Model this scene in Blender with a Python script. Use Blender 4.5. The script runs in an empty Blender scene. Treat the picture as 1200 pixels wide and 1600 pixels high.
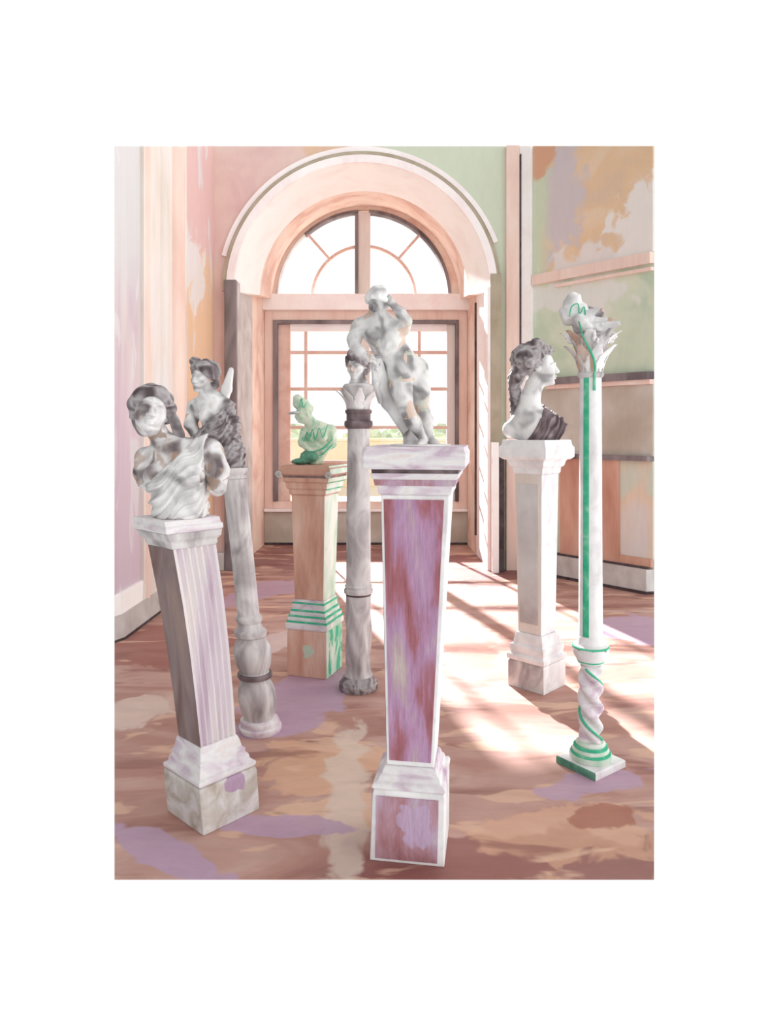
import bpy, bmesh, math, random
import numpy as np
from mathutils import Vector, Matrix

random.seed(4)
C = bpy.context.scene.collection
PI = math.pi
H = 1.6            # eye height
F = 1100.0         # focal length in pixels of the 1200x1600 frame
HZ = 670.0         # horizon row

def at(px, py, d):                       # a point seen at (px,py), d metres into the room
    return Vector(((px-600)/F*d, d, H-(py-HZ)/F*d))
def on_floor(px, py):
    d = F*H/(py-HZ)
    return Vector(((px-600)/F*d, d, 0))

# ------------------------------------------------------------------ materials
def lin(h):
    h = h.lstrip('#')
    def c(v):
        v = int(v, 16)/255
        return v/12.92 if v <= .04045 else ((v+.055)/1.055)**2.4
    return (c(h[0:2]), c(h[2:4]), c(h[4:6]), 1)

class NT:
    def __init__(s, mat):
        mat.use_nodes = True
        s.t = mat.node_tree; s.t.nodes.clear()
    def n(s, typ, **kw):
        nd = s.t.nodes.new(typ)
        for k, v in kw.items():
            if k.startswith('i_'):
                nd.inputs[k[2:].replace('_', ' ')].default_value = v
            else: setattr(nd, k, v)
        return nd
    def l(s, a, b): s.t.links.new(a, b)
    def math(s, op, a, b=None, clamp=False):
        nd = s.n('ShaderNodeMath', operation=op); nd.use_clamp = clamp
        for i, v in enumerate((a, b)):
            if v is None: continue
            if isinstance(v, (int, float)): nd.inputs[i].default_value = v
            else: s.l(v, nd.inputs[i])
        return nd.outputs[0]
    def mix(s, f, a, b, mode='MIX'):
        nd = s.n('ShaderNodeMix', data_type='RGBA', blend_type=mode)
        if isinstance(f, (int, float)): nd.inputs[0].default_value = f
        else: s.l(f, nd.inputs[0])
        for i, v in ((6, a), (7, b)):
            if isinstance(v, tuple): nd.inputs[i].default_value = v
            else: s.l(v, nd.inputs[i])
        return nd.outputs[2]
    def smooth(s, v, a, b):
        nd = s.n('ShaderNodeMapRange', interpolation_type='SMOOTHSTEP')
        s.l(v, nd.inputs[0]); nd.inputs[1].default_value = a; nd.inputs[2].default_value = b
        return nd.outputs[0]

def paint(name, stops, scale=2.0, stretch=(1,1,1), dist=.6, rough=.8, streak=.06, bump=.12,
          layers=(), detail=3.0, spec=.25, seed=0.0, step=False):
    m = bpy.data.materials.new(name); t = NT(m)
    tc = t.n('ShaderNodeTexCoord')
    mp = t.n('ShaderNodeMapping'); t.l(tc.outputs['Object'], mp.inputs[0])
    mp.inputs['Scale'].default_value = stretch; mp.inputs['Location'].default_value = (seed, seed*1.7, seed*.6)
    no = t.n('ShaderNodeTexNoise', i_Scale=scale, i_Detail=detail, i_Distortion=dist)
    t.l(mp.outputs[0], no.inputs['Vector'])
    cr = t.n('ShaderNodeValToRGB'); t.l(no.outputs[0], cr.inputs[0])
    if step: cr.color_ramp.interpolation = 'EASE'
    e = cr.color_ramp.elements
    e[0].position, e[0].color = stops[0][0], lin(stops[0][1])
    e[1].position, e[1].color = stops[-1][0], lin(stops[-1][1])
    for p, c in stops[1:-1]:
        x = e.new(p); x.color = lin(c)
    col = cr.outputs[0]
    sep = t.n('ShaderNodeSeparateXYZ'); t.l(tc.outputs['Object'], sep.inputs[0])
    for L in layers:
        kind, hexc, op, amp, ns = L['k'], L['c'], L.get('o', .8), L.get('amp', .3), L.get('ns', 3.)
        ln = t.n('ShaderNodeTexNoise', i_Scale=ns, i_Detail=3.0, i_Distortion=.5)
        lm = t.n('ShaderNodeMapping'); t.l(tc.outputs['Object'], lm.inputs[0])
        lm.inputs['Location'].default_value = (L.get('s', 0)*3.1+1, L.get('s', 0)*1.3, 0)
        lm.inputs['Scale'].default_value = L.get('st', (1,1,1))
        t.l(lm.outputs[0], ln.inputs['Vector'])
        nz = t.math('MULTIPLY', t.math('SUBTRACT', ln.outputs[0], .5), amp*(4.5 if kind == 'blob' else 2))
        if kind == 'noise':
            f = t.smooth(ln.outputs[0], L['a'], L['b'])
        elif kind == 'grad':
            v = t.math('ADD', sep.outputs[L['ax']], nz)
            f = t.smooth(v, L['a'], L['b'])
        else:
            bm_ = t.n('ShaderNodeMapping', vector_type='TEXTURE'); t.l(tc.outputs['Object'], bm_.inputs[0])
            bm_.inputs['Location'].default_value = L['p']; bm_.inputs['Scale'].default_value = L['r']
            bm_.inputs['Rotation'].default_value = (0, 0, L.get('rot', 0))
            ln2 = t.n('ShaderNodeVectorMath', operation='LENGTH'); t.l(bm_.outputs[0], ln2.inputs[0])
            v = t.math('ADD', ln2.outputs['Value'], nz)
            f = t.smooth(v, 1.06, 1.0-L.get('soft', .12))
        f = t.math('MULTIPLY', f, op)
        col = t.mix(f, col, lin(hexc))
    # brush streaks
    sm = t.n('ShaderNodeMapping'); t.l(tc.outputs['Object'], sm.inputs[0])
    sm.inputs['Scale'].default_value = (stretch[0]*1.0, stretch[1]*1.0, stretch[2]*.35)
    sn = t.n('ShaderNodeTexNoise', i_Scale=scale*9, i_Detail=5.0, i_Roughness=.7)
    t.l(sm.outputs[0], sn.inputs['Vector'])
    hsv = t.n('ShaderNodeHueSaturation'); t.l(col, hsv.inputs['Color'])
    t.l(t.math('ADD', t.math('MULTIPLY', t.math('SUBTRACT', sn.outputs[0], .5), streak*4), 1.0), hsv.inputs['Value'])
    bs = t.n('ShaderNodeBsdfPrincipled', i_Roughness=rough); bs.inputs['Specular IOR Level'].default_value = spec
    t.l(hsv.outputs[0], bs.inputs['Base Color'])
    if bump:
        b = t.n('ShaderNodeBump', i_Strength=bump, i_Distance=.02); t.l(sn.outputs[0], b.inputs['Height'])
        t.l(b.outputs[0], bs.inputs['Normal'])
    o = t.n('ShaderNodeOutputMaterial'); t.l(bs.outputs[0], o.inputs[0])
    return m
def blob(c, p, r, rot=0, o=.8, amp=.3, ns=3., s=0, soft=.12, st=(1,1,1)):
    return dict(k='blob', c=c, p=tuple(p), r=r, rot=rot, o=o, amp=amp, ns=ns, s=s, soft=soft, st=st)
def patch(c, a=.56, b=.62, ns=8., s=0, o=.9, st=(1,1,1)):
    return dict(k='noise', c=c, a=a, b=b, ns=ns, s=s, o=o, st=st)
def grad(c, ax, a, b, o=1., amp=.3, ns=2., s=0, st=(1,1,1)):
    return dict(k='grad', c=c, ax=ax, a=a, b=b, o=o, amp=amp, ns=ns, s=s, st=st)

# ------------------------------------------------------------------ objects
def finish(name, bm, mat, parent=None, smooth=False, bevel=0, auto=None):
    bmesh.ops.recalc_face_normals(bm, faces=bm.faces[:])
    me = bpy.data.meshes.new(name); bm.to_mesh(me); bm.free()
    o = bpy.data.objects.new(name, me); C.objects.link(o)
    for mm in (mat if isinstance(mat, (list, tuple)) else [mat]): me.materials.append(mm)
    if parent: o.parent = parent
    if smooth:
        for p in me.polygons: p.use_smooth = True
        if auto is not None:
            try: me.set_sharp_from_angle(angle=math.radians(auto))
            except Exception: pass
    if bevel:
        b = o.modifiers.new('bevel', 'BEVEL'); b.width = bevel; b.segments = 2; b.limit_method = 'ANGLE'; b.angle_limit = math.radians(35)
    return o
def thing(name, label, cat, loc, rz=0, group=None):
    o = bpy.data.objects.new(name, None); C.objects.link(o); o.empty_display_size = .1
    o.location = loc; o.rotation_euler = (0, 0, rz); o['label'] = label; o['category'] = cat
    if group: o['group'] = group
    return o
def tag(o, label, cat, group=None):
    o['label'] = label; o['category'] = cat
    if group: o['group'] = group
    return o
def struct(o): o['kind'] = 'structure'; return o

def box(bm, lo, hi, M=None):
    vs = [bm.verts.new((x, y, z)) for x in (lo[0], hi[0]) for y in (lo[1], hi[1]) for z in (lo[2], hi[2])]
    for f in ((0,1,3,2),(4,6,7,5),(0,4,5,1),(2,3,7,6),(0,2,6,4),(1,5,7,3)): bm.faces.new([vs[i] for i in f])
    if M is not None:
        for v in vs: v.co = M @ v.co
    return vs
def prism(bm, plan, z0, ztop):           # vertical prism; z0/ztop: number or function of (x,y)
    f0 = z0 if callable(z0) else (lambda x, y: z0)
    f1 = ztop if callable(ztop) else (lambda x, y: ztop)
    a = [bm.verts.new((x, y, f0(x, y))) for x, y in plan]
    b = [bm.verts.new((x, y, f1(x, y))) for x, y in plan]
    n = len(plan)
    for i in range(n): bm.faces.new((a[i], a[(i+1) % n], b[(i+1) % n], b[i]))
    bm.faces.new(a[::-1]); bm.faces.new(b)
def loft(bm, rings, closed=True, caps=True):
    R = [[bm.verts.new(p) for p in r] for r in rings]
    n = len(R[0])
    for a, b in zip(R, R[1:]):
        for i in range(n if closed else n-1):
            bm.faces.new((a[i], a[(i+1) % n], b[(i+1) % n], b[i]))
    if caps and closed: bm.faces.new(R[0][::-1]); bm.faces.new(R[-1])
    return R
def sq(z, h, cx=0, cy=0): return [(cx-h, cy-h, z), (cx+h, cy-h, z), (cx+h, cy+h, z), (cx-h, cy+h, z)]
def circ(z, r, cx=0, cy=0, n=40): return [(cx+r*math.cos(2*PI*i/n), cy+r*math.sin(2*PI*i/n), z) for i in range(n)]
def sqstack(name, prof, mat, parent, lean=(lambda z: (0, 0)), bevel=.004):
    bm = bmesh.new(); loft(bm, [sq(z, h, *lean(z)) for z, h in prof]); return finish(name, bm, mat, parent, bevel=bevel)
def lathe(name, prof, mat, parent, lean=(lambda z: (0, 0)), n=48, mod=None):
    bm = bmesh.new(); rings = []
    for z, r in prof:
        cx, cy = lean(z); ring = []
        for i in range(n):
            a = 2*PI*i/n; rr = r*(mod(a, z) if mod else 1)
            ring.append((cx+rr*math.cos(a), cy+rr*math.sin(a), z))
        rings.append(ring)
    loft(bm, rings); return finish(name, bm, mat, parent, smooth=True, auto=38)
def tube(bm, pts, rad, n=10):
    pts = [Vector(p) for p in pts]; rad = rad if isinstance(rad, (list, tuple)) else [rad]*len(pts)
    rings = []; up = Vector((0.13, .2, 1)).normalized()
    for i, p in enumerate(pts):
        d = (pts[min(i+1, len(pts)-1)]-pts[max(i-1, 0)]).normalized()
        u = d.cross(up)
        if u.length < 1e-4: u = d.cross(Vector((1, 0, 0)))
        u.normalize(); v = d.cross(u)
        rings.append([p+rad[i]*(math.cos(2*PI*k/n)*u+math.sin(2*PI*k/n)*v) for k in range(n)])
    loft(bm, rings)
def curve_pts(ctrl, n=8):                # Catmull-Rom
    P = [Vector(c) for c in ctrl]; P = [2*P[0]-P[1]]+P+[2*P[-1]-P[-2]]; out = []
    for i in range(1, len(P)-2):
        for k in range(n):
            t = k/n; a, b, c, d = P[i-1:i+3]
            out.append(.5*((2*b)+(c-a)*t+(2*a-5*b+4*c-d)*t*t+(3*b-a-3*c+d)*t**3))
    out.append(P[-2]); return out

# ------------------------------------------------------------------ carved (implicit) shapes for the sculptures
def rotm(rx=0, ry=0, rz=0):
    return np.array(Matrix.Rotation(math.radians(rz), 3, 'Z') @ Matrix.Rotation(math.radians(ry), 3, 'Y') @ Matrix.Rotation(math.radians(rx), 3, 'X'))
def ell(c, r, R=None):
    c = np.array(c, float); r = np.array(r, float)
    def f(p):
        q = p-c
        if R is not None: q = q @ R
        k0 = np.linalg.norm(q/r, axis=-1); k1 = np.linalg.norm(q/(r*r), axis=-1)+1e-9
        return k0*(k0-1)/k1
    return f
def cone(a, b, ra, rb):
    a = np.array(a, float); b = np.array(b, float); ba = b-a; L = ba @ ba
    def f(p):
        t = np.clip(((p-a) @ ba)/L, 0, 1)
        return np.linalg.norm(p-a-t[..., None]*ba, axis=-1)-(ra+(rb-ra)*t)
    return f
def chain(pts, rs, k=.01):
    fs = [cone(pts[i], pts[i+1], rs[i], rs[i+1]) for i in range(len(pts)-1)]
    def f(p):
        d = fs[0](p)
        for g in fs[1:]: d = smin(d, g(p), k)
        return d
    return f
def rbox(c, h, r, R=None):
    c = np.array(c, float); h = np.array(h, float)
    def f(p):
        q = p-c
        if R is not None: q = q @ R
        q = np.abs(q)-h+r
        return np.linalg.norm(np.maximum(q, 0), axis=-1)+np.minimum(q.max(-1), 0)-r
    return f
def smin(a, b, k):
    h = np.clip(.5+.5*(b-a)/k, 0, 1); return b*(1-h)+a*h-k*h*(1-h)
def smax(a, b, k): return -smin(-a, -b, k)
class Carve:
    def __init__(s): s.ops = []
    def add(s, f, k=.012): s.ops.append((0, f, k)); return s
    def cut(s, f, k=.006): s.ops.append((1, f, k)); return s
    def keep(s, f, k=.004): s.ops.append((2, f, k)); return s
    def rough(s, amp, freq): s.ops.append((3, amp, freq)); return s
    def __call__(s, p):
        d = None
        for op, f, k in s.ops:
            if op == 0: d = f(p) if d is None else smin(d, f(p), k)
            elif op == 1: d = smax(d, -f(p), k)
            elif op == 2: d = smax(d, f(p), k)
            else:
                q = p*k
                d = d-f*(np.sin(q[..., 0]+1.3*np.sin(q[..., 2]*.7))*np.sin(q[..., 1]*1.1+.5)*np.sin(q[..., 2]*.9+1.1*np.sin(q[..., 0]*.6)))
        return d
def placed(f, c, s=1, R=None):
    c = np.array(c, float)
    def g(p):
        q = p-c
        if R is not None: q = q @ R
        return f(q/s)*s
    return g
def carve(name, f, lo, hi, h, mat, parent, it=1):
    lo = np.array(lo, float); hi = np.array(hi, float)
    n = np.ceil((hi-lo)/h).astype(int)+1
    ax = [lo[i]+h*np.arange(n[i]) for i in range(3)]
    P = np.stack(np.meshgrid(*ax, indexing='ij'), -1)
    D = f(P.reshape(-1, 3)).reshape(n)
    D[0], D[-1], D[:, 0], D[:, -1], D[:, :, 0], D[:, :, -1] = [np.maximum(x, h*.4) for x in (D[0], D[-1], D[:, 0], D[:, -1], D[:, :, 0], D[:, :, -1])]
    m = tuple(n-1); acc = np.zeros(m+(3,)); cnt = np.zeros(m)
    S = D < 0
    def sub(A, o): return A[o[0]:o[0]+m[0], o[1]:o[1]+m[1], o[2]:o[2]+m[2]]
    cs = [(a, b, c) for a in (0, 1) for b in (0, 1) for c in (0, 1)]
    for c0 in cs:
        for a in range(3):
            if c0[a]: continue
            c1 = list(c0); c1[a] = 1
            d0, d1 = sub(D, c0), sub(D, c1); x = sub(S, c0) != sub(S, c1)
            t = np.where(x, d0/np.where(x, d0-d1, 1), 0)
            for k in range(3):
                acc[..., k] += np.where(x, c0[k]+(t if k == a else 0), 0)
            cnt += x
    act = cnt > 0
    idx = -np.ones(m, int); idx[act] = np.arange(act.sum())
    ii = np.argwhere(act)
    V = lo+h*(ii+acc[act]/cnt[act][:, None])
    Q = []
    for a in range(3):
        b, c = (a+1) % 3, (a+2) % 3
        sl0 = [slice(None)]*3; sl1 = [slice(None)]*3
        sl0[a] = slice(0, -1); sl1[a] = slice(1, None)
        x = S[tuple(sl0)] != S[tuple(sl1)]
        E = np.argwhere(x)
        E = E[(E[:, b] > 0) & (E[:, c] > 0) & (E[:, b] < n[b]-1) & (E[:, c] < n[c]-1)]
        inside = S[tuple(E.T)]
        def cell(db, dc):
            e = E.copy(); e[:, b] -= db; e[:, c] -= dc; return idx[tuple(e.T)]
        q = np.stack([cell(1, 1), cell(0, 1), cell(0, 0), cell(1, 0)], 1)
        q[~inside] = q[~inside][:, ::-1]
        Q.append(q)
    Q = np.concatenate(Q); Q = Q[(Q >= 0).all(1)]
    me = bpy.data.meshes.new(name); me.from_pydata(V.tolist(), [], Q.tolist()); me.update()
    for p in me.polygons: p.use_smooth = True
    o = bpy.data.objects.new(name, me); C.objects.link(o); me.materials.append(mat)
    if parent: o.parent = parent
    if it:
        sm = o.modifiers.new('smooth', 'SMOOTH'); sm.iterations = it; sm.factor = .5
    return o

def mantle(torso, p1, nrm, thick=.012, pitch=.034, amp=.006, extra=None):
    p1 = np.array(p1, float); nrm = np.array(nrm, float)/np.linalg.norm(nrm)
    def f(p):
        q = (p-p1) @ nrm
        w = q+.012*np.sin(p[..., 0]*38+p[..., 1]*30)
        d = torso(p)-thick-amp*np.sin(w*2*PI/pitch)-.4*amp*np.sin(w*2*PI/pitch*2.3+1)
        d = smax(d, q, .008)
        if extra: d = smax(d, extra(p), .006)
        return smax(d, -p[..., 2], .002)
    return f
def head_shape(ears=True):               # one head height tall, looking along -Y
    c = Carve()
    c.add(ell((0, .06, .14), (.35, .45, .36))).add(ell((0, -.12, -.12), (.285, .32, .39)), .1)
    c.add(ell((0, -.18, -.33), (.20, .22, .17)), .1)
    for s in (-1, 1):
        c.add(ell((.18*s, -.28, -.12), (.11, .12, .12)), .08)
        c.cut(ell((.135*s, -.48, -.01), (.095, .13, .072)), .04)
        c.add(ell((.135*s, -.335, -.01), (.078, .07, .046)), .008)
        c.add(chain([(.04*s, -.435, .075), (.14*s, -.425, .095), (.235*s, -.33, .06)], [.030, .032, .022], .02), .025)
    c.add(cone((0, -.41, .07), (0, -.515, -.125), .036, .056), .03)
    for s in (-1, 1): c.add(ell((.06*s, -.475, -.14), (.045, .055, .036)), .02)
    c.cut(ell((0, -.49, -.19), (.03, .06, .03)), .02)
    c.add(ell((0, -.44, -.245), (.105, .05, .026)), .015).add(ell((0, -.43, -.308), (.085, .055, .030)), .015)
    c.cut(ell((0, -.50, -.277), (.10, .07, .010)), .008)
    c.cut(ell((0, -.47, -.355), (.09, .05, .018)), .03)
    c.add(ell((0, -.36, -.43), (.09, .085, .07)), .06)
    if ears:
        for s in (-1, 1): c.add(ell((.325*s, .05, -.04), (.045, .09, .13)), .02)
    return c

def hair_cap(bun=None, rough=.04, fr=9):                # in head units, leaves the face free
    c = Carve()
    c.add(ell((0, .10, .20), (.43, .50, .37))).add(ell((0, .28, -.12), (.33, .30, .34)), .1)
    c.cut(ell((0, -.42, -.16), (.33, .42, .40)), .06)
    for s in (-1, 1): c.add(chain([(0, -.36, .36), (.22*s, -.28, .30), (.36*s, -.08, .10), (.34*s, .16, -.12)], [.07, .09, .10, .08], .05), .05)
    if bun: c.add(ell(bun[0], bun[1]), .05)
    return c.rough(rough, fr)
# ------------------------------------------------------------------ palette
M = {}
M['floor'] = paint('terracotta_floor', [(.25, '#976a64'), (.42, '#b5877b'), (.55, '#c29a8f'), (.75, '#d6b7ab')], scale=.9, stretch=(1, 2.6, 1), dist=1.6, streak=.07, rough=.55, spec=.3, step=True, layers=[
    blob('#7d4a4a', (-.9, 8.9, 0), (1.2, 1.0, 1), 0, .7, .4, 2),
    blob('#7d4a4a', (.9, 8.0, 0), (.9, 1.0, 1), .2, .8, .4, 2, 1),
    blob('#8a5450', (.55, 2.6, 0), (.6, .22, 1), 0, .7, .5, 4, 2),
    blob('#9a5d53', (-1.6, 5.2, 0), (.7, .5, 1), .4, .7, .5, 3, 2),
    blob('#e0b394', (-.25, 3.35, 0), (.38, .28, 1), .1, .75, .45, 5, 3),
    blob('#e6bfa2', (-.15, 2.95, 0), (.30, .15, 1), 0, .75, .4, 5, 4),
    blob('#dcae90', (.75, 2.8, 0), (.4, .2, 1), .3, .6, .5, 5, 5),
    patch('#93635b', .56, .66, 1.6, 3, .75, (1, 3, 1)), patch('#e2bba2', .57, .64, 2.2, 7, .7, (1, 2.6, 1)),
    blob('#a0695c', on_floor(735, 1025), (.22, .5, 1), 0, .7, .4, 3, 21),  # floor shadow painted in as a rust brown patch
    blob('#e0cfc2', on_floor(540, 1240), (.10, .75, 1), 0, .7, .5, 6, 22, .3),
    blob('#dcc4b8', on_floor(205, 1110), (.2, .22, 1), .5, .85, .45, 4, 24),  # this and the next: pale light patches painted into the floor colour
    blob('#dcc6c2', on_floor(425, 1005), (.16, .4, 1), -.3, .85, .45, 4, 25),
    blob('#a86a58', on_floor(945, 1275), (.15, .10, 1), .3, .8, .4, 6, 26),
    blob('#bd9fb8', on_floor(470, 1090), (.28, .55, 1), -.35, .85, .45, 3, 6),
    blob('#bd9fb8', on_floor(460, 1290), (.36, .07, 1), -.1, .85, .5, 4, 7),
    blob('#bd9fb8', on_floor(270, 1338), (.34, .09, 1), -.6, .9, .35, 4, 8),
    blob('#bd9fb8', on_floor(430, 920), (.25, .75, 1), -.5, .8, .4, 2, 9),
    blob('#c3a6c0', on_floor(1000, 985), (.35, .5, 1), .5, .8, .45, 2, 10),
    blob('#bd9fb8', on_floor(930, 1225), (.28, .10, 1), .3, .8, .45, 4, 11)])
M['wall_left'] = paint('rose_plaster', [(.3, '#c7b6c1'), (.5, '#d6c8c9'), (.7, '#dcd9d9')], scale=1.3, stretch=(1, 3, .35), dist=.8, streak=.04, layers=[
    grad('#d2d2d2', 2, 2.2, 3.0, .9, .5, 1.2, 1), grad('#cfbbcb', 2, 2.4, 1.2, .75, .5, 1.5, 2),
    grad('#e2bf9f', 1, 6.6, 7.1, 1, .4, 2, 3),
    blob('#ddbab6', (-1.95, 7.5, 4.1), (1, 1.1, .9), 0, 1, .35, 2, 4, .3), patch('#d9d7d8', .56, .64, 2.5, 6, .8, (1, 2, .5)), 
    blob('#dfdddd', (-1.95, 7.2, 3.25), (1, .5, .35), 0, .8, .5, 4, 5, .3)])
M['mintgreen'] = paint('green_streaked_stone', [(.3, '#7cc7a6'), (.5, '#c3dcc8'), (.7, '#dfe6da')], scale=9, stretch=(1, 1, .4), dist=.5, streak=.1, layers=[patch('#3fb48c', .5, .56, 14, 2, .9, (1, 1, .4))])
M['wall_back'] = paint('rose_and_sage_plaster', [(.3, '#dcb9b6'), (.5, '#e4c6bf'), (.72, '#e9d3c6')], scale=1.6, dist=1.0, streak=.03, layers=[
    grad('#cfd8c3', 0, -.35, .2, 1, .4, 2.2, 1), blob('#e2c0a0', (-.5, 8, 4.8), (.45, 1, .25), 0, .8, .4, 4, 2, .4)])
M['sage'] = paint('sage_plaster', [(.3, '#bfd0b8'), (.5, '#cfdac4'), (.72, '#dde0cb')], scale=2, streak=.03, dist=1.2, layers=[
    blob('#e4e4e0', (2.0, 7.5, 3.0), (.5, .9, .25), 0, .8, .5, 5, 2, .3)])
M['fresco'] = paint('apricot_fresco', [(.3, '#ddc4ac'), (.5, '#e6c6a3'), (.7, '#ead3bb')], scale=1.6, streak=.03, dist=1.2, layers=[
    blob('#cfc6cb', (1.88, 7.6, 4.05), (.32, .36, .62), 0, .9, .4, 4, 2, .25),
    grad('#cfd8be', 0, 1.86, 1.72, 1, .08, 3, 4),
    blob('#d9a98c', (1.72, 7.8, 4.7), (.22, .3, .3), 0, 1, .25, 4, 5),
    blob('#ece8e4', (2.55, 6.9, 3.45), (.28, .5, .62), 0, .95, .5, 5, 7, .2),
    blob('#e6e2e2', (2.1, 7.4, 3.25), (.5, .6, .28), 0, .8, .5, 5, 8, .3)])
M['taupe'] = paint('taupe_plaster', [(.3, '#b3a799'), (.5, '#c0b7ab'), (.72, '#d2cec7')], scale=2.2, streak=.06, dist=.3, detail=2)
M['mixed'] = paint('faded_fresco', [(.3, '#cfcab8'), (.48, '#cdd1c2'), (.6, '#dfc9b4'), (.75, '#d7d2cf')], scale=2.2, streak=.05, dist=.3, detail=1.5, stretch=(1, 1, .7))
M['salmon'] = paint('salmon_paint', [(.3, '#e2c1b4'), (.5, '#ecd1c5'), (.7, '#f0dcd0')], scale=3, stretch=(1, 1, .3), dist=.2, streak=.06)
M['rust'] = paint('rust_paint', [(.3, '#bd8b78'), (.5, '#cb9f8c'), (.7, '#d8b3a0')], scale=4, stretch=(1, 1, .3), dist=.2, streak=.07)
M['cream'] = paint('cream_paint', [(.3, '#d9cdc2'), (.5, '#e4dbd4'), (.7, '#e4e2e2')], scale=3, stretch=(1, 1, .3), dist=.3, streak=.05)
M['white'] = paint('white_paint', [(.3, '#f8f4f2'), (.5, '#fdfcfa'), (.7, '#ffffff')], scale=3, streak=.02)
M['pinkwhite'] = paint('pinkish_white_paint', [(.3, '#f8eceb'), (.5, '#fcf6f5'), (.7, '#fefcfb')], scale=3, streak=.03)
M['soffit'] = paint('salmon_soffit', [(.32, '#dfb8a9'), (.5, '#f0d6c8'), (.68, '#f4e2d4')], scale=2.4, streak=.05, dist=.4)
M['olive'] = paint('olive_grey_paint', [(.3, '#a99c86'), (.7, '#bdb29f')], scale=4, streak=.04)
M['darkgrey'] = paint('dark_grey_paint', [(.3, '#5e5356'), (.5, '#857b7d'), (.7, '#9b9092')], scale=4, stretch=(1, 1, .3), streak=.08)
M['crayon'] = paint('black_crayon', [(.3, '#3c3033'), (.7, '#5f5356')], scale=9, streak=.15)
M['muntin'] = paint('dusty_pink_paint', [(.3, '#dbb4a8'), (.7, '#ead0c4')], scale=5, streak=.04)
M['grey'] = paint('pale_grey_paint', [(.3, '#b5acaa'), (.5, '#c9c4c2'), (.7, '#d9d6d4')], scale=3, streak=.05)
M['purple'] = paint('purple_marble', [(.30, '#8d5256'), (.41, '#a56872'), (.50, '#b084a2'), (.58, '#b590b0'), (.66, '#b9a0a6'), (.74, '#cbc5b6')], scale=7, stretch=(1.6, 1.6, .4), dist=.5, detail=7, streak=.22, bump=.3, rough=.5)
M['plum'] = paint('plum_marble', [(.3, '#9a6468'), (.45, '#b0848c'), (.6, '#bb9fb4'), (.72, '#c3b4b8')], scale=9, stretch=(1.2, 1.2, .5), dist=.5, streak=.16, bump=.3, layers=[
    blob('#bda2be', (.03, -.13, .14), (.06, .1, .085), .3, .85, .45, 12, 1, .08)])
M['lilac'] = paint('white_lilac_marble', [(.3, '#c3a9bd'), (.45, '#ddd2d8'), (.6, '#eae8e8'), (.75, '#e4d6d2')], scale=6, stretch=(1, 1, 3), dist=1, streak=.06)
M['whitemarble'] = paint('white_marble', [(.3, '#d7d2d4'), (.5, '#eceaea'), (.7, '#f6f5f4')], scale=5, dist=1.2, streak=.05)
M['greymarble'] = paint('grey_marble', [(.28, '#8e8788'), (.42, '#b4adae'), (.55, '#cfcbca'), (.72, '#e3e0df')], scale=6, stretch=(1, 1, .5), dist=1.5, streak=.08)
M['flute'] = paint('lavender_fluted_stone', [(.3, '#c0aab8'), (.45, '#d9cdd4'), (.6, '#e2dad8'), (.75, '#e6cdbd')], scale=9, stretch=(1.6, 1.6, .12), dist=.6, streak=.05)
M['brownstone_and_shade'] = paint('brown_grey_stone_and_shade', [(.3, '#7d6460'), (.5, '#8f7d7c'), (.7, '#a88f86')], scale=7, stretch=(1, 1, .3), dist=1, streak=.1)
M['blockstone'] = paint('patchy_grey_stone', [(.3, '#b3a79a'), (.45, '#cdc6bf'), (.6, '#dfdcda'), (.75, '#e8e6e4')], scale=7, dist=1.6, streak=.07, layers=[
    blob('#b596b2', (.02, -.14, .15), (.05, .08, .04), 0, .9, .4, 12, 1)])
M['salmonstone'] = paint('salmon_stone', [(.3, '#c08d79'), (.5, '#d8ab97'), (.7, '#e4c6b6')], scale=8, stretch=(1, 1, .25), dist=.3, streak=.1, layers=[
    blob('#bfd3be', (0, -.14, .17), (.045, .06, .045), 0, .9, .5, 16, 1)])
M['mintstone'] = paint('mint_white_stone', [(.3, '#a9d0b8'), (.45, '#cfe0d0'), (.6, '#e8ebe4'), (.75, '#d2dfc8')], scale=6, stretch=(1, 1, .5), dist=1, streak=.06)
M['green'] = paint('bright_green_chalk', [(.3, '#2fae84'), (.55, '#57bf98'), (.75, '#9bd3b8')], scale=14, streak=.15)
M['greenpatina'] = paint('pale_green_plaster', [(.28, '#5fb694'), (.4, '#b4d2b8'), (.55, '#d3dcc6'), (.7, '#e6e4d4')], scale=14, dist=1.6, streak=.07)
M['darkgreen'] = paint('dark_green_plaster', [(.3, '#4f7f6c'), (.6, '#6aa38a'), (.8, '#8b8d86')], scale=14, streak=.1)
def stat(name, stops, scale, seed, layers=()):
    return paint(name, stops, scale=scale, dist=.5, detail=1.5, streak=.05, bump=.25, rough=.6, seed=seed, layers=layers)
M['stat_a'] = stat('weathered_plaster', [(.30, '#7f7b7b'), (.40, '#a5a2a3'), (.48, '#cfcdcd'), (.60, '#e6e4e2'), (.72, '#c9c6c6')], 14, 1, [patch('#d8bfae', .60, .63, 11, 1), patch('#cdd0bd', .60, .63, 15, 3, .6)])
M['stat_b'] = stat('grey_brown_plaster', [(.30, '#6b6062'), (.40, '#958c8c'), (.48, '#c9c6c6'), (.60, '#eceaea'), (.74, '#c5bfbd')], 11, 2, [patch('#c0ab9e', .59, .65, 9, 2, .8), patch('#9f8573', .60, .64, 8, 5, .8)])
M['stat_c'] = stat('grey_white_plaster', [(.30, '#5f5859'), (.40, '#8f8a8b'), (.48, '#c7c5c6'), (.60, '#efeeed'), (.75, '#d2cdcb')], 11, 3, [patch('#d0ab94', .63, .66, 10, 4, .7)])
M['stat_d'] = stat('white_plaster', [(.30, '#a5a2a3'), (.42, '#cbc9c9'), (.55, '#e9e8e7'), (.75, '#f3f2f0')], 10, 4)
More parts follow.
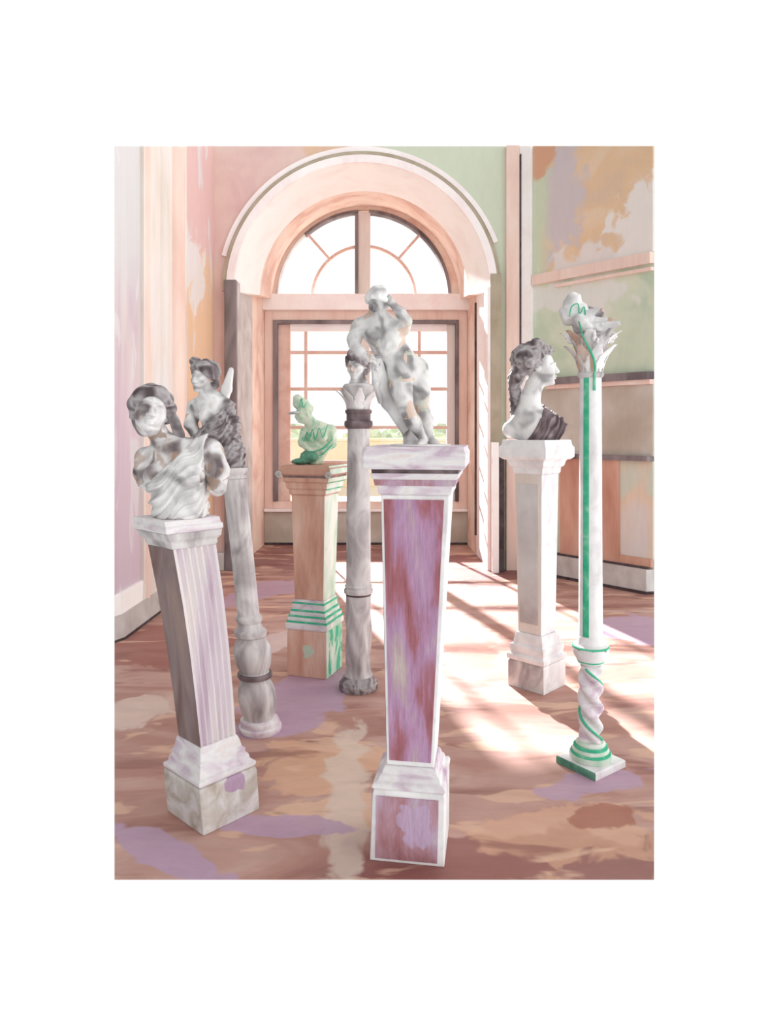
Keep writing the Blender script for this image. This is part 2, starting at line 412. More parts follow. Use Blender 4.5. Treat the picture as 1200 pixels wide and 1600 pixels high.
M['hair'] = stat('dark_grey_plaster', [(.3, '#574c4e'), (.45, '#837a7d'), (.58, '#b3aeaf'), (.72, '#72676a')], 16, 5)
M['brownplaster'] = stat('dark_brown_plaster', [(.3, '#4f4143'), (.5, '#76676a'), (.7, '#96878a')], 10, 6)
M['ochreleaf'] = paint('ochre_plaster', [(.3, '#bf9885'), (.5, '#d0b4a4'), (.7, '#dccdc4')], scale=14, streak=.1)
M['lawn'] = paint('pale_straw_ground', [(.3, '#f1dfc2'), (.7, '#f7ecd8')], scale=.5)
M['hedge'] = paint('pale_green_leaves', [(.3, '#c2d4b2'), (.7, '#dbe5cd')], scale=2, streak=.1)
M['gardenwall'] = paint('pale_yellow_render', [(.3, '#f0dcb8'), (.6, '#f5e8d0'), (.75, '#f6efe2')], scale=.8)
def glass_mat():
    m = bpy.data.materials.new('window_glass'); t = NT(m)
    a = t.n('ShaderNodeBsdfTransparent'); g = t.n('ShaderNodeBsdfGlossy', i_Roughness=.05)
    fr = t.n('ShaderNodeLayerWeight', i_Blend=.08); mx = t.n('ShaderNodeMixShader')
    t.l(t.math('MULTIPLY', fr.outputs['Fresnel'], .6), mx.inputs[0]); t.l(a.outputs[0], mx.inputs[1]); t.l(g.outputs[0], mx.inputs[2])
    o = t.n('ShaderNodeOutputMaterial'); t.l(mx.outputs[0], o.inputs[0]); return m
M['glass'] = glass_mat()

# ------------------------------------------------------------------ the room: an open-fronted hall, roofless, with raked wall tops
rake = lambda x, y: 1.598+.4018*y
WA, WB = Vector((-2.01, 5.25, 0)), Vector((-1.93, 8.0, 0))
WC, WD = Vector((1.56, 8.0, 0)), Vector((2.61, 6.8, 0))
bm = bmesh.new(); prism(bm, [WA.xy, WB.xy, (-2.11, 8.0), (-2.19, 5.72)], 0, rake)
struct(finish('wall_left', bm, M['wall_left']))
bm = bmesh.new(); prism(bm, [WC.xy, (1.73, 8.2), (2.80, 7.295), WD.xy], 0, rake)
struct(finish('wall_right', bm, M['sage']))
# floor
bm = bmesh.new()
fp = [(-.957, 2.50), (-2.01, 5.25), (-1.93, 8.0), (-1.70, 8.0), (-1.65, 9.9), (1.15, 9.9), (1.20, 8.0), (1.56, 8.0), (2.61, 6.8), (.959, 2.50)]
top = [bm.verts.new((x, y, 0)) for x, y in fp]; bot = [bm.verts.new((x*(1.03 if y < 7 else 1), y*(1.03 if y < 7 else 1), -.05)) for x, y in fp]
bm.faces.new(top); bm.faces.new(bot[::-1])
for i in range(len(fp)): j = (i+1) % len(fp); bm.faces.new((top[i], top[j], bot[j], bot[i]))
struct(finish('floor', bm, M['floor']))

AX = -.25                                # axis of the arch
def back_wall():
    bm = bmesh.new(); Z = 4.81; r = 1.45; zs = 3.16; Y = 8.0
    n = 48; arc = [(AX-r*math.cos(PI*i/n), zs+r*math.sin(PI*i/n)) for i in range(n+1)]
    V = lambda x, z: bm.verts.new((x, Y, z))
    L = -1.93; R = 1.56
    aV = [V(*p) for p in arc]; tV = [V(p[0], Z) for p in arc]
    for i in range(n): bm.faces.new((aV[i], aV[i+1], tV[i+1], tV[i]))
    l0, l1, l2, lj = V(L, 0), V(L, zs), V(L, Z), V(AX-r, 0)
    bm.faces.new((l0, lj, aV[0], l1)); bm.faces.new((l1, aV[0], tV[0], l2))
    r0, r1, r2, rj = V(R, 0), V(R, zs), V(R, Z), V(AX+r, 0)
    bm.faces.new((rj, r0, r1, aV[-1])); bm.faces.new((aV[-1], r1, r2, tV[-1]))
    g = bmesh.ops.extrude_face_region(bm, geom=bm.faces[:])
    for v in [e for e in g['geom'] if isinstance(e, bmesh.types.BMVert)]: v.co.y += .2
    return struct(finish('wall_back', bm, M['wall_back']))
back_wall()
def ring(name, mat, r0, r1, y0, y1, zs, n=48, a0=0, a1=PI, cx=AX, down=None):
    bm = bmesh.new(); rings = []
    A = [a0+(a1-a0)*i/n for i in range(n+1)]
    P = [(math.cos(a), math.sin(a)) for a in A]
    pts = [(cx-c*0+1*c*-1, s) for c, s in P]
    for c, s in P:
        rings.append([(cx-c*r0, y0, zs+s*r0), (cx-c*r1, y0, zs+s*r1), (cx-c*r1, y1, zs+s*r1), (cx-c*r0, y1, zs+s*r0)])
    if down is not None:
        rings = [[(p[0], p[1], down) for p in rings[0]]]+rings+[[(p[0], p[1], down) for p in rings[-1]]]
    loft(bm, rings); return finish(name, bm, mat, smooth=True, auto=30)
def reveal(name, mat, ys):               # lining of the deep arched recess: a splay, then a barrel
    bm = bmesh.new(); n = 48
    def sec(y):
        t = (y-8.0)/1.8; r = 1.449-.159*min(1, (y-7.99)/.75); return r, 3.16+.24*max(0, t)
    rings = []
    for i in range(n+1):
        c, sn = math.cos(PI*i/n), math.sin(PI*i/n)
        inn = [(AX-sec(y)[0]*c, y, sec(y)[1]+sec(y)[0]*sn) for y in ys]
        q = [max(sec(y)[0]+.1, 1.47) if y > 8.2 else sec(y)[0]+.0008 for y in ys]
        out = [(AX-r*c, y, sec(y)[1]+r*sn) for r, y in zip(q, ys)]
        rings.append(inn+out[::-1])
    loft(bm, rings)
    return struct(finish(name, bm, mat, smooth=True, auto=30))
reveal('trim_1', M['white'], (7.99, 8.201, 8.74))
reveal('trim_2', M['soffit'], (8.74, 9.0, 9.9))
def jamb(name, mat, side, y0, y1):
    bm = bmesh.new(); t0, t1 = (y0-8)/1.8, (y1-8)/1.8
    x0 = AX+side*(1.45-.05*t0); x1 = AX+side*(1.45-.05*t1)
    prism(bm, [(x0, y0), (x1, y1), (x1+side*.13, y1), (x0+side*.13, y0)], 0, lambda x, y: 3.16+.24*(y-8)/1.8)
    return struct(finish(name, bm, mat))
jamb('trim_3', M['grey'], -1, 8.2, 8.95); jamb('trim_4', M['soffit'], -1, 8.95, 9.9)
jamb('trim_5', M['pinkwhite'], 1, 8.2, 8.95); jamb('trim_6', M['soffit'], 1, 8.95, 9.9)
struct(ring('trim_7', M['pinkwhite'], 1.45, 1.535, 7.94, 8.0, 3.16))
struct(ring('trim_8', M['olive'], 1.535, 1.575, 7.95, 8.0, 3.16))
struct(ring('trim_9', M['pinkwhite'], 1.585, 1.64, 7.97, 8.0, 3.16, a0=.25, a1=PI-.35))
# painted shadow strip on the left jamb, olive and white strips on the right one
def pilaster(name, x0, x1, y0, y1, z0, z1, mat):
    bm = bmesh.new(); box(bm, (x0, y0, z0), (x1, y1, z1)); return struct(finish(name, bm, mat, bevel=.006))
pilaster('trim_10', -1.80, -1.665, 7.93, 8.0, 0, 3.28, M['darkgrey'])  # shadow of the reveal, put in as a dark grey strip
pilaster('trim_11', -1.70, -1.665, 8.0, 8.2, 0, 3.28, M['grey'])
pilaster('trim_12', 1.165, 1.20, 7.93, 8.2, 0, 3.2, M['pinkwhite'])
pilaster('trim_13', 1.20, 1.32, 7.93, 8.0, 0, 3.35, M['olive'])
pilaster('trim_14', 1.38, 1.53, 7.94, 8.0, 0, 4.8, M['salmon'])
pilaster('trim_15', 1.20, 1.275, 7.80, 7.93, 0, 1.45, M['white'])
pilaster('trim_16', 1.275, 1.34, 7.84, 8.0, 0, 1.38, M['crayon'])
pilaster('trim_40', 1.532, 1.548, 7.93, 8.0, 1.75, 4.7, M['crayon'])
pilaster('trim_41', 1.15, 1.185, 8.92, 8.95, .25, 3.2, M['crayon'])
pilaster('trim_17', -1.93, -1.80, 7.94, 8.0, 0, .2, M['grey'])

# right wall dressing
dR = (WD-WC).normalized(); nR = Vector((dR.y, -dR.x, 0)); nR = nR if nR.dot(Vector((0, -1, 0))) > 0 else -nR
if nR.x > 0: nR = -nR
LR = (WD-WC).length
def uR(px):
    k = (px-600)/F; return (WC.y*k-WC.x)/(dR.x-dR.y*k)
def zR(px, py):
    p = WC+dR*uR(px); return H-(py-HZ)/F*p.y
def onR(name, px0, px1, z0, z1, t, mat, t0=0.0):
    u0, u1 = max(uR(px0), .0), min(uR(px1), LR)
    bm = bmesh.new(); q = [WC+dR*u0+nR*t0, WC+dR*u1+nR*t0, WC+dR*u1+nR*t, WC+dR*u0+nR*t]
    if px1 >= 1022: q[2] = Vector((q[1].x, q[1].y, 0))*1.0+nR*(t-t0)-dR*(t-t0)*.62
    lim = lambda z: (lambda x, y: min(z, rake(x, y)))
    prism(bm, [v.xy for v in q], z0, lim(z1))
    return struct(finish(name, bm, mat))
zr = lambda px, py: zR(px, py)
z_rail = zr(930, 420); z_d1 = zr(940, 591); z_d2 = zr(960, 714)
onR('trim_18', 816, 833, 0, 9, .05, M['white'])
onR('trim_19', 834, 1022, z_rail+.06, 9, .012, M['fresco'])
onR('trim_20', 834, 1022, z_rail-.055, z_rail+.055, .04, M['salmon'])
onR('trim_21', 870, 1022, z_rail-.125, z_rail-.09, .03, M['salmon'])
onR('trim_22', 856, 1022, z_d1-.04, z_d1+.035, .06, M['darkgrey'])
onR('trim_23', 856, 1022, z_d1-.085, z_d1-.04, .04, M['salmon'])
onR('trim_24', 834, 1022, z_d2+.02, z_d1-.085, .012, M['taupe'])
onR('trim_25', 880, 1022, z_d2-.03, z_d2+.02, .06, M['darkgrey'])
onR('trim_26', 834, 1022, .24, z_d2-.03, .012, M['mixed'])
onR('trim_27', 878, 908, .24, z_d2-.03, .035, M['rust'])
onR('trim_28', 942, 970, .24, z_d2-.03, .035, M['rust'])
onR('trim_29', 942, 1022, .24, .34, .03, M['rust'])
onR('baseboard_right', 816, 1022, .03, .24, .07, M['grey'])
onR('trim_30', 816, 1022, 0, .03, .075, M['crayon'])
onR('trim_31', 860, 1022, .24, .262, .05, M['crayon'])

# left wall dressing
dL = (WB-WA).normalized(); nL = Vector((dL.y, -dL.x, 0))
def vL(px):
    k = (px-600)/F; return (WA.y*k-WA.x)/(dL.x-dL.y*k)
def onL(name, px0, px1, z0, z1, t, mat):
    v0, v1 = max(0, vL(px0)), min(vL(px1), (WB-WA).length)
    q = [WA+dL*v0, WA+dL*v1, WA+dL*v1+nL*t, WA+dL*v0+nL*t]
    if px0 <= 179: q[3] = WA+dL*v0+nL*t-dL*t*2.3*-1
    bm = bmesh.new(); prism(bm, [v.xy for v in q], z0, lambda x, y: min(z1, rake(x, y)))
    return struct(finish(name, bm, mat, bevel=0))
def ribL(name, px, r, mat, z0=0.2):
    p = WA+dL*vL(px); bm = bmesh.new(); n = 20
    pl = [(p.x+r*math.cos(a), p.y+r*math.sin(a)) for a in [2*PI*i/n for i in range(n)]]
    prism(bm, pl, z0, lambda x, y: rake(x, y)-.01)
    return struct(finish(name, bm, mat, smooth=True, auto=40))
onL('trim_32', 219, 287, .2, 9, .03, M['cream'])
ribL('trim_33', 225, .05, M['salmon']); ribL('trim_34', 270, .11, M['salmon'])
ribL('trim_35', 250, .08, M['cream'])
onL('baseboard_left', 179, 350, .02, .2, .04, M['grey'])
onL('trim_36', 179, 350, .2, .36, .025, M['white'])
onL('trim_37', 179, 350, 0, .02, .045, M['crayon'])

# ------------------------------------------------------------------ the arched window
K9 = 9.8/F
X9 = lambda px: (px-600)*K9
Z9 = lambda py: H-(py-HZ)*K9
win = bpy.data.objects.new('window_1', None); C.objects.link(win); win['kind'] = 'structure'; win.location = (AX, 9.8, .48)
def wpart(name, bm, mat, **k):
    bmesh.ops.translate(bm, vec=(-AX, -9.8, -.48), verts=bm.verts[:])
    return finish(name, bm, mat, win, **k)
def wbox(name, x0, x1, z0, z1, y0, y1, mat, **k):
    bm = bmesh.new(); box(bm, (x0, y0, z0), (x1, y1, z1)); return wpart(name, bm, mat, **k)
bm = bmesh.new(); box(bm, (-1.65, 9.72, 0), (1.15, 9.95, .46)); struct(finish('wall_dado', bm, M['taupe'], bevel=.004))
bm = bmesh.new(); box(bm, (-1.65, 9.66, .46), (1.15, 9.95, .50)); struct(finish('trim_38', bm, M['pinkwhite'], bevel=.006))
bm = bmesh.new(); box(bm, (-1.65, 9.70, 0), (1.15, 9.72, .03)); struct(finish('trim_39', bm, M['crayon']))
# frame, one mesh: two stiles, head, fan surround
bm = bmesh.new()
box(bm, (-1.65, 9.72, .5), (-1.53, 9.86, 3.23)); box(bm, (1.03, 9.72, .5), (1.15, 9.86, 3.23)); box(bm, (-1.53, 9.72, 3.10), (1.03, 9.86, 3.23)); box(bm, (-1.53, 9.72, .5), (1.03, 9.86, .60))
wpart('window_frame', bm, M['salmon'], bevel=.006)
def arcbar(r0, r1, y0, y1, a0, a1, zs, n=40):
    bm = bmesh.new()
    loft(bm, [[(AX-.03-math.cos(a)*r0, y0, zs+math.sin(a)*r0), (AX-.03-math.cos(a)*r1, y0, zs+math.sin(a)*r1), (AX-.03-math.cos(a)*r1, y1, zs+math.sin(a)*r1), (AX-.03-math.cos(a)*r0, y1, zs+math.sin(a)*r0)] for a in [a0+(a1-a0)*i/n for i in range(n+1)]])
    return bm
ZS = 3.42
wpart('fan_frame', arcbar(1.21, 1.40, 9.74, 9.88, 0, PI, ZS), M['soffit'], smooth=True, auto=30)
wpart('fan_bead', arcbar(1.165, 1.21, 9.72, 9.86, PI*.52, PI*.985, ZS), M['darkgrey'], smooth=True, auto=30)
wpart('fan_bead', arcbar(1.17, 1.205, 9.72, 9.86, PI*.26, PI*.48, ZS), M['darkgrey'], smooth=True, auto=30)
wpart('fan_bead', arcbar(1.19, 1.21, 9.72, 9.86, PI*.01, PI*.26, ZS), M['grey'], smooth=True, auto=30)
wbox('transom', -1.70, 1.18, 3.23, 3.45, 9.62, 9.88, M['pinkwhite'], bevel=.012)
wbox('frame_bead', -1.53, -1.47, .6, 3.10, 9.70, 9.84, M['darkgrey'])
wbox('frame_bead', .985, 1.03, .6, 3.10, 9.70, 9.84, M['darkgrey'])
wbox('frame_bead', -1.47, .985, 3.05, 3.10, 9.70, 9.84, M['darkgrey'])
wbox('casement_stile', -1.47, -1.30, .6, 3.05, 9.76, 9.84, M['muntin'], bevel=.006)
wbox('casement_stile', .87, .985, .6, 3.05, 9.76, 9.84, M['cream'], bevel=.006)
wbox('centre_mullion', -.36, -.20, .6, 3.05, 9.74, 9.84, M['cream'], bevel=.006)
wbox('fan_mullion', -.36, -.19, 3.45, 4.60, 9.72, 9.86, M['cream'], bevel=.006)
wbox('mullion_bead', -.40, -.355, 3.45, 4.57, 9.70, 9.84, M['darkgrey'])
for px in (478, 655): wbox('muntin', X9(px)-.02, X9(px)+.02, .6, 3.05, 9.77, 9.82, M['muntin'])
for py in (551, 608, 668, 722): wbox('muntin', -1.30, .87, Z9(py)-.022, Z9(py)+.022, 9.774, 9.822, M['muntin'])
wbox('muntin', -1.30, .87, 2.95, 3.05, 9.75, 9.83, M['pinkwhite'])
wpart('fan_muntin', arcbar(.70, .735, 9.77, 9.82, .06, PI*.47, ZS), M['muntin'])
wpart('fan_muntin', arcbar(.70, .735, 9.77, 9.82, PI*.54, PI-.06, ZS), M['muntin'])
for a in (PI*.27, PI*.73):
    bm = bmesh.new(); c, s = -math.cos(a), math.sin(a)
    tube(bm, [(AX-.03+c*.72, 9.795, ZS+s*.72), (AX-.03+c*1.19, 9.795, ZS+s*1.19)], .018, 8); wpart('fan_muntin', bm, M['muntin'])
wbox('pane', -1.48, .99, .6, 3.08, 9.795, 9.80, M['glass'])
bm = bmesh.new(); n = 40
prof = [(AX-.03-1.2*math.cos(PI*i/n), ZS+1.2*math.sin(PI*i/n)) for i in range(n+1)]
a = [bm.verts.new((x, 9.80, z)) for x, z in prof]; b = [bm.verts.new((x, 9.805, z)) for x, z in prof]
bm.faces.new(a); bm.faces.new(b[::-1])
for i in range(n+1): j = (i+1) % (n+1); bm.faces.new((a[i], a[j], b[j], b[i]))
wpart('pane', bm, M['glass'])

# outside: straw ground, low garden wall, hedge
bm = bmesh.new(); prism(bm, [(-1.5, 10.0), (1.0, 10.0), (2.6, 23), (-3.6, 23)], -.1, -.02); struct(finish('ground', bm, M['lawn']))
bm = bmesh.new(); box(bm, (-3.2, 19.8, -.1), (2.2, 20.05, 1.25)); box(bm, (-3.25, 19.76, 1.25), (2.25, 20.09, 1.33))
tag(finish('garden_wall', bm, M['gardenwall'], bevel=.01), 'low pale yellow garden wall seen through the lower window panes', 'wall')
rnd = random.Random(3); bm = bmesh.new()
for i in range(70):
    mm = Matrix.Translation((rnd.uniform(-3.1, 2.1), 21+rnd.uniform(-.4, .4), rnd.uniform(.3, 1.45))) @ Matrix.Diagonal((rnd.uniform(.3, .5), .4, rnd.uniform(.25, .4), 1))
    bmesh.ops.create_icosphere(bm, subdivisions=2, radius=1, matrix=mm)
for v in bm.verts: v.co += Vector((rnd.uniform(-1, 1), rnd.uniform(-1, 1), rnd.uniform(-1, 1)))*.05
for v in bm.verts: v.co.z = max(v.co.z, -.02)
tag(finish('hedge', bm, M['hedge']), 'pale green clipped hedge behind the low garden wall outside the window', 'hedge')

# ------------------------------------------------------------------ 1. purple pedestal in front, centre
ln1 = lambda z: (.021*z, .003*z)
ped = thing('pedestal', 'tall purple marble pedestal with white edges, tapering downward, nearest the viewer at centre', 'pedestal', (.105, 2.725, 0), math.radians(-9))
bb1 = sqstack('base_block', [(0, .138), (.245, .134), (.262, .13)], M['whitemarble'], ped, ln1)
bm = bmesh.new()
for k in (0, 2, 3):
    vs = box(bm, (-.118, -.1395, .012), (.112, -.134, .24), Matrix.Rotation(k*PI/2, 4, 'Z'))
    for v in vs: v.co += Vector(ln1(v.co.z)+(0,))
finish('block_panel', bm, M['plum'], bb1)
sqstack('base_moulding', [(.262, .132), (.272, .138), (.283, .132), (.288, .118), (.305, .113), (.31, .106), (.326, .1), (.335, .095)], M['lilac'], ped, ln1, bevel=.003)
sh1 = sqstack('shaft', [(.335, .089), (1.355, .127)], M['whitemarble'], ped, ln1)
bm = bmesh.new()
for k in (0, 2, 3):
    R = Matrix.Rotation(k*PI/2, 4, 'Z')
    a = [(-.079, -.0925, .355), (.077, -.0925, .355), (.108, -.1295, 1.338), (-.116, -.1295, 1.338)]
    b = [(x, y+.008, z) for x, y, z in a]
    va, vb = [[bm.verts.new(R @ Vector(p)+Vector(ln1(p[2])+(0,))) for p in q] for q in (a, b)]
    bm.faces.new(va); bm.faces.new(vb[::-1])
    for i in range(4): bm.faces.new((va[i], va[(i+1) % 4], vb[(i+1) % 4], vb[i]))
finish('shaft_panel', bm, M['purple'], sh1)
co1 = sqstack('cornice', [(1.355, .127), (1.36, .136), (1.385, .138), (1.39, .146), (1.415, .152), (1.42, .160), (1.437, .163)], M['lilac'], ped, ln1, bevel=.003)
sqstack('cornice_band', [(1.3905, .1475), (1.413, .153)], M['plum'], co1, ln1, bevel=0)
sqstack('cornice_groove', [(1.437, .158), (1.452, .16)], M['brownplaster'], co1, ln1, bevel=0)
sqstack('top_slab', [(1.452, .178), (1.462, .187), (1.51, .187), (1.522, .181), (1.535, .181)], M['lilac'], ped, ln1, bevel=.003)

# statue on it: a bowed nude youth walking, leaning on a draped stump
st = thing('statue', 'weathered white statue of a bowed nude youth striding, standing on the purple pedestal', 'statue', (.145, 2.70, 1.535))
k1 = 421.0
def S1(px, py, y=0): return ((px-655)/k1, y, (691-py)/k1)
body = Carve()
body.add(chain([S1(584, 503, .0), S1(602, 530, 0), S1(620, 553, .005), S1(633, 570, .01)], [.060, .064, .055, .056], .02))
body.add(chain([S1(557, 498, -.005), S1(585, 491, 0), S1(612, 499, .01)], [.034, .043, .034], .02), .03)            # shoulders
body.add(ell(S1(580, 517, -.046), (.042, .028, .034)), .016).add(ell(S1(606, 514, -.042), (.036, .028, .032)), .016)  # chest
body.add(ell(S1(648, 572, .03), (.036, .045, .042)), .03)                                                          # hip
body.cut(chain([S1(590, 502, -.078), S1(606, 532, -.074), S1(622, 556, -.066)], [.004, .006, .004]), .015)
body.cut(chain([S1(592, 541, -.06), S1(606, 545, -.075), S1(622, 538, -.06)], [.002, .005, .002]), .014)
body.cut(chain([S1(606, 572, -.05), S1(625, 577, -.068), S1(646, 570, -.05)], [.002, .005, .002]), .014)
body.add(chain([S1(586, 493, 0), S1(584, 476, -.022)], [.03, .026]), .02)                                           # neck
body.add(chain([S1(553, 501, 0), S1(546, 520, -.01), S1(547, 530, -.03)], [.030, .027, .022]), .012)               # left arm down to the stump
body.add(chain([S1(547, 530, -.03), S1(556, 542, -.06), S1(565, 549, -.075)], [.022, .019, .012]), .008)
body.add(chain([S1(565, 549, -.075), S1(571, 553, -.075), S1(576, 556, -.065)], [.012, .013, .011]), .006)
for i in range(4):
    o = (i-1.5)*.0085
    body.add(chain([S1(575, 555, -.068+o), S1(580, 560, -.062+o), S1(582, 565+(i % 2)*1.5, -.052+o)], [.0055, .005, .004]), .002)
body.add(chain([S1(569, 548, -.088), S1(575, 551, -.092), S1(580, 555, -.088)], [.006, .0055, .0045]), .003)
body.add(chain([S1(614, 500, .01), S1(624, 503, -.03), S1(629, 494, -.055)], [.031, .027, .022]), .014)             # right arm bent up to the head
body.add(chain([S1(629, 494, -.055), S1(620, 480, -.055), S1(609, 468, -.05)], [.022, .02, .013]), .008)
body.add(chain([S1(609, 468, -.05), S1(604, 462, -.05), S1(600, 458, -.046)], [.012, .013, .010]), .006)
for i in range(4):
    o = i*.0085
    body.add(chain([S1(602+o*120, 460-o*150, -.056+o*.4), S1(597+o*110, 455-o*170, -.058+o*.5), S1(592+o*90, 453-o*190, -.054+o*.6)], [.0055, .005, .004]), .002)
body.add(chain([S1(606, 466, -.058), S1(600, 466, -.066), S1(595, 463, -.066)], [.006, .0055, .0045]), .003)
body.add(chain([S1(616, 562, -.02), S1(621, 598, -.045), S1(629, 634, -.05)], [.047, .042, .030]), .02)              # near leg
body.add(chain([S1(629, 634, -.05), S1(641, 654, -.035), S1(657, 680, -.025)], [.030, .029, .015]), .012)
body.add(chain([S1(658, 682, -.025), S1(653, 686, -.06), S1(649, 688, -.085)], [.016, .013, .009]), .01)
body.add(chain([S1(646, 566, .02), S1(653, 602, .03), S1(656, 632, .035)], [.046, .039, .028]), .02)                 # far leg
body.add(chain([S1(656, 632, .035), S1(663, 650, .045), S1(669, 680, .04)], [.028, .028, .015]), .012)
body.add(chain([S1(670, 682, .04), S1(677, 686, .01), S1(681, 688, -.015)], [.016, .013, .009]), .01)
HR = rotm(30, 0, -25)
body.add(placed(head_shape(), S1(584, 462, -.045), .098, HR), .010)
body.keep(lambda p: -(p[..., 2]-.001))
carve('body', body, (-.32, -.17, -.01), (.11, .15, .64), .0040, M['stat_a'], st)
carve('hair', placed(hair_cap(), S1(584, 462, -.045), .100, HR), (-.26, -.16, .44), (-.06, .08, .66), .0035, M['stat_d'], st)
dr = Carve()                                                                                                        # cloth hanging over the stump
dr.add(chain([S1(583, 556, -.035), S1(590, 582, -.01), S1(601, 620, .01), S1(634, 674, .02)], [.022, .027, .026, .018], .02))
dr.add(chain([S1(579, 558, -.04), S1(583, 590, -.035), S1(588, 620, -.02)], [.014, .018, .010]), .015)
for i, o in enumerate((-7, 0, 7)):
    dr.cut(chain([S1(584+o, 550, -.045), S1(590+o, 585, -.046), S1(604+o, 622, -.025)], [.004, .006, .004]), .008)
dr.keep(lambda p: -(p[..., 2]-.03))
carve('drapery', dr, (-.25, -.12, .0), (0, .08, .40), .004, M['stat_d'], st)
sk = Carve(); sk.add(chain([S1(634, 672, .02), S1(640, 691, .02)], [.024, .034])).rough(.003, 200); sk.keep(lambda p: -(p[..., 2]))
carve('stump', sk, (-.12, -.06, -.01), (.04, .1, .1), .004, M['stat_b'], st, 0)
bm = bmesh.new(); loft(bm, [circ(0, 1), circ(.006, 1)])
for v in bm.verts: v.co.x = v.co.x*.115-.005; v.co.y *= .125
finish('footing', bm, M['whitemarble'], st, bevel=.002)

# ------------------------------------------------------------------ 2. fluted herm pedestal at left
a2 = math.radians(47); W2 = -.083
lw2 = lambda z: W2*z-.05*(z/1.2)**3
ln2 = lambda z: (lw2(z)*math.cos(a2), -lw2(z)*math.sin(a2))
herm = thing('pedestal', 'fluted grey and lavender pedestal leaning left with its corner forward, at left front', 'pedestal', (-.715, 2.955, 0), a2)
sqstack('base_block', [(0, .136), (.168, .138), (.18, .134)], M['blockstone'], herm, ln2)
sqstack('base_moulding', [(.18, .128), (.19, .137), (.205, .137), (.212, .122), (.235, .118), (.245, .108), (.26, .110), (.268, .1), (.30, .094), (.315, .088)], M['lilac'], herm, ln2, bevel=.003)
def fluted(z, h):
    pts = []; n = 6
    for s in range(4):
        R = Matrix.Rotation(s*PI/2, 2); plain = (s == 3)
        for i in range(n):
            x0 = -h*.9+i*(1.8*h/n)
            for j in range(8):
                t = j/8; dep = 0 if plain else .011*math.sin(PI*min(1, max(0, (t-.12)/.76)))**.7*(h/.09)
                pts.append(R @ Vector((x0+t*1.8*h/n, -h+dep)))
        pts.append(R @ Vector((h*.9, -h))); pts.append(R @ Vector((h, -h)))
    lx, ly = ln2(z); return [(p.x+lx, p.y+ly, z) for p in pts]
bm = bmesh.new(); loft(bm, [fluted(.315, .084), fluted(.5, .088), fluted(.7, .092), fluted(.9, .096), fluted(1.115, .100)])
sh = finish('shaft', bm, [M['flute'], M['brownstone_and_shade']], herm)
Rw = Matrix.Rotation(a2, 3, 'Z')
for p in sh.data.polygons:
    if (p.normal.x < -.9): p.material_index = 1  # left face darker: its shade is put into the material colour
sqstack('cornice', [(1.115, .100), (1.125, .107), (1.14, .107), (1.155, .122), (1.165, .124), (1.18, .128)], M['greymarble'], herm, ln2, bevel=.003)
sqstack('top_slab', [(1.18, .126), (1.188, .133), (1.205, .133), (1.212, .128), (1.233, .128)], M['lilac'], herm, ln2, bevel=.003)
# bust
b2 = thing('bust', 'grey brown draped bust of a woman with head tipped back, on the fluted leaning pedestal', 'bust', (-.868, 2.955, 1.233))
k2 = 372.0
def S2(px, py, y=0): return ((px-277)/k2, y, (803-py)/k2)
bu = Carve()
bu.add(chain([S2(285, 800, 0), S2(281, 768, .0), S2(276, 728, 0)], [.105, .10, .105], .04))
bu.add(chain([S2(228, 712, .01), S2(272, 702, 0), S2(324, 704, .01)], [.042, .062, .056], .03), .04)
bu.add(chain([S2(326, 704, .01), S2(340, 732, 0), S2(342, 758, -.02)], [.056, .05, .036]), .03)                     # cut upper arms
bu.add(chain([S2(226, 712, .01), S2(221, 735, .01), S2(224, 748, 0)], [.042, .036, .028]), .02)
bu.add(ell(S2(310, 736, -.085), (.05, .045, .05)), .025).add(ell(S2(252, 738, -.085), (.046, .045, .048)), .025)
bu.add(chain([S2(270, 706, 0), S2(258, 690, -.005), S2(245, 668, -.01)], [.055, .044, .042]), .03)
torso2 = Carve(); torso2.ops = list(bu.ops)
HR2 = rotm(-8, 8, 20)
bu.add(placed(head_shape(), S2(238, 640, -.02), .205, HR2), .014)
bu.keep(lambda p: -(p[..., 2]))
carve('body', bu, (-.30, -.18, -.01), (.24, .15, .56), .0055, M['stat_b'], b2)
h2 = Carve().add(placed(hair_cap(((0, .55, .1), (.16, .16, .16))), S2(238, 640, -.02), .21, HR2))
h2.add(chain([S2(272, 652, .0), S2(280, 676, .0), S2(290, 694, -.03)], [.022, .022, .012]), .015)
carve('hair', h2, (-.29, -.17, .26), (.06, .18, .60), .005, M['hair'], b2)
d2 = mantle(torso2, S2(292, 692), (-.62, -.25, .74), .010, .038, .008, lambda p: p[..., 0]-.125)
carve('drapery', d2, (-.26, -.22, -.01), (.26, .17, .40), .0045, M['stat_d'], b2)

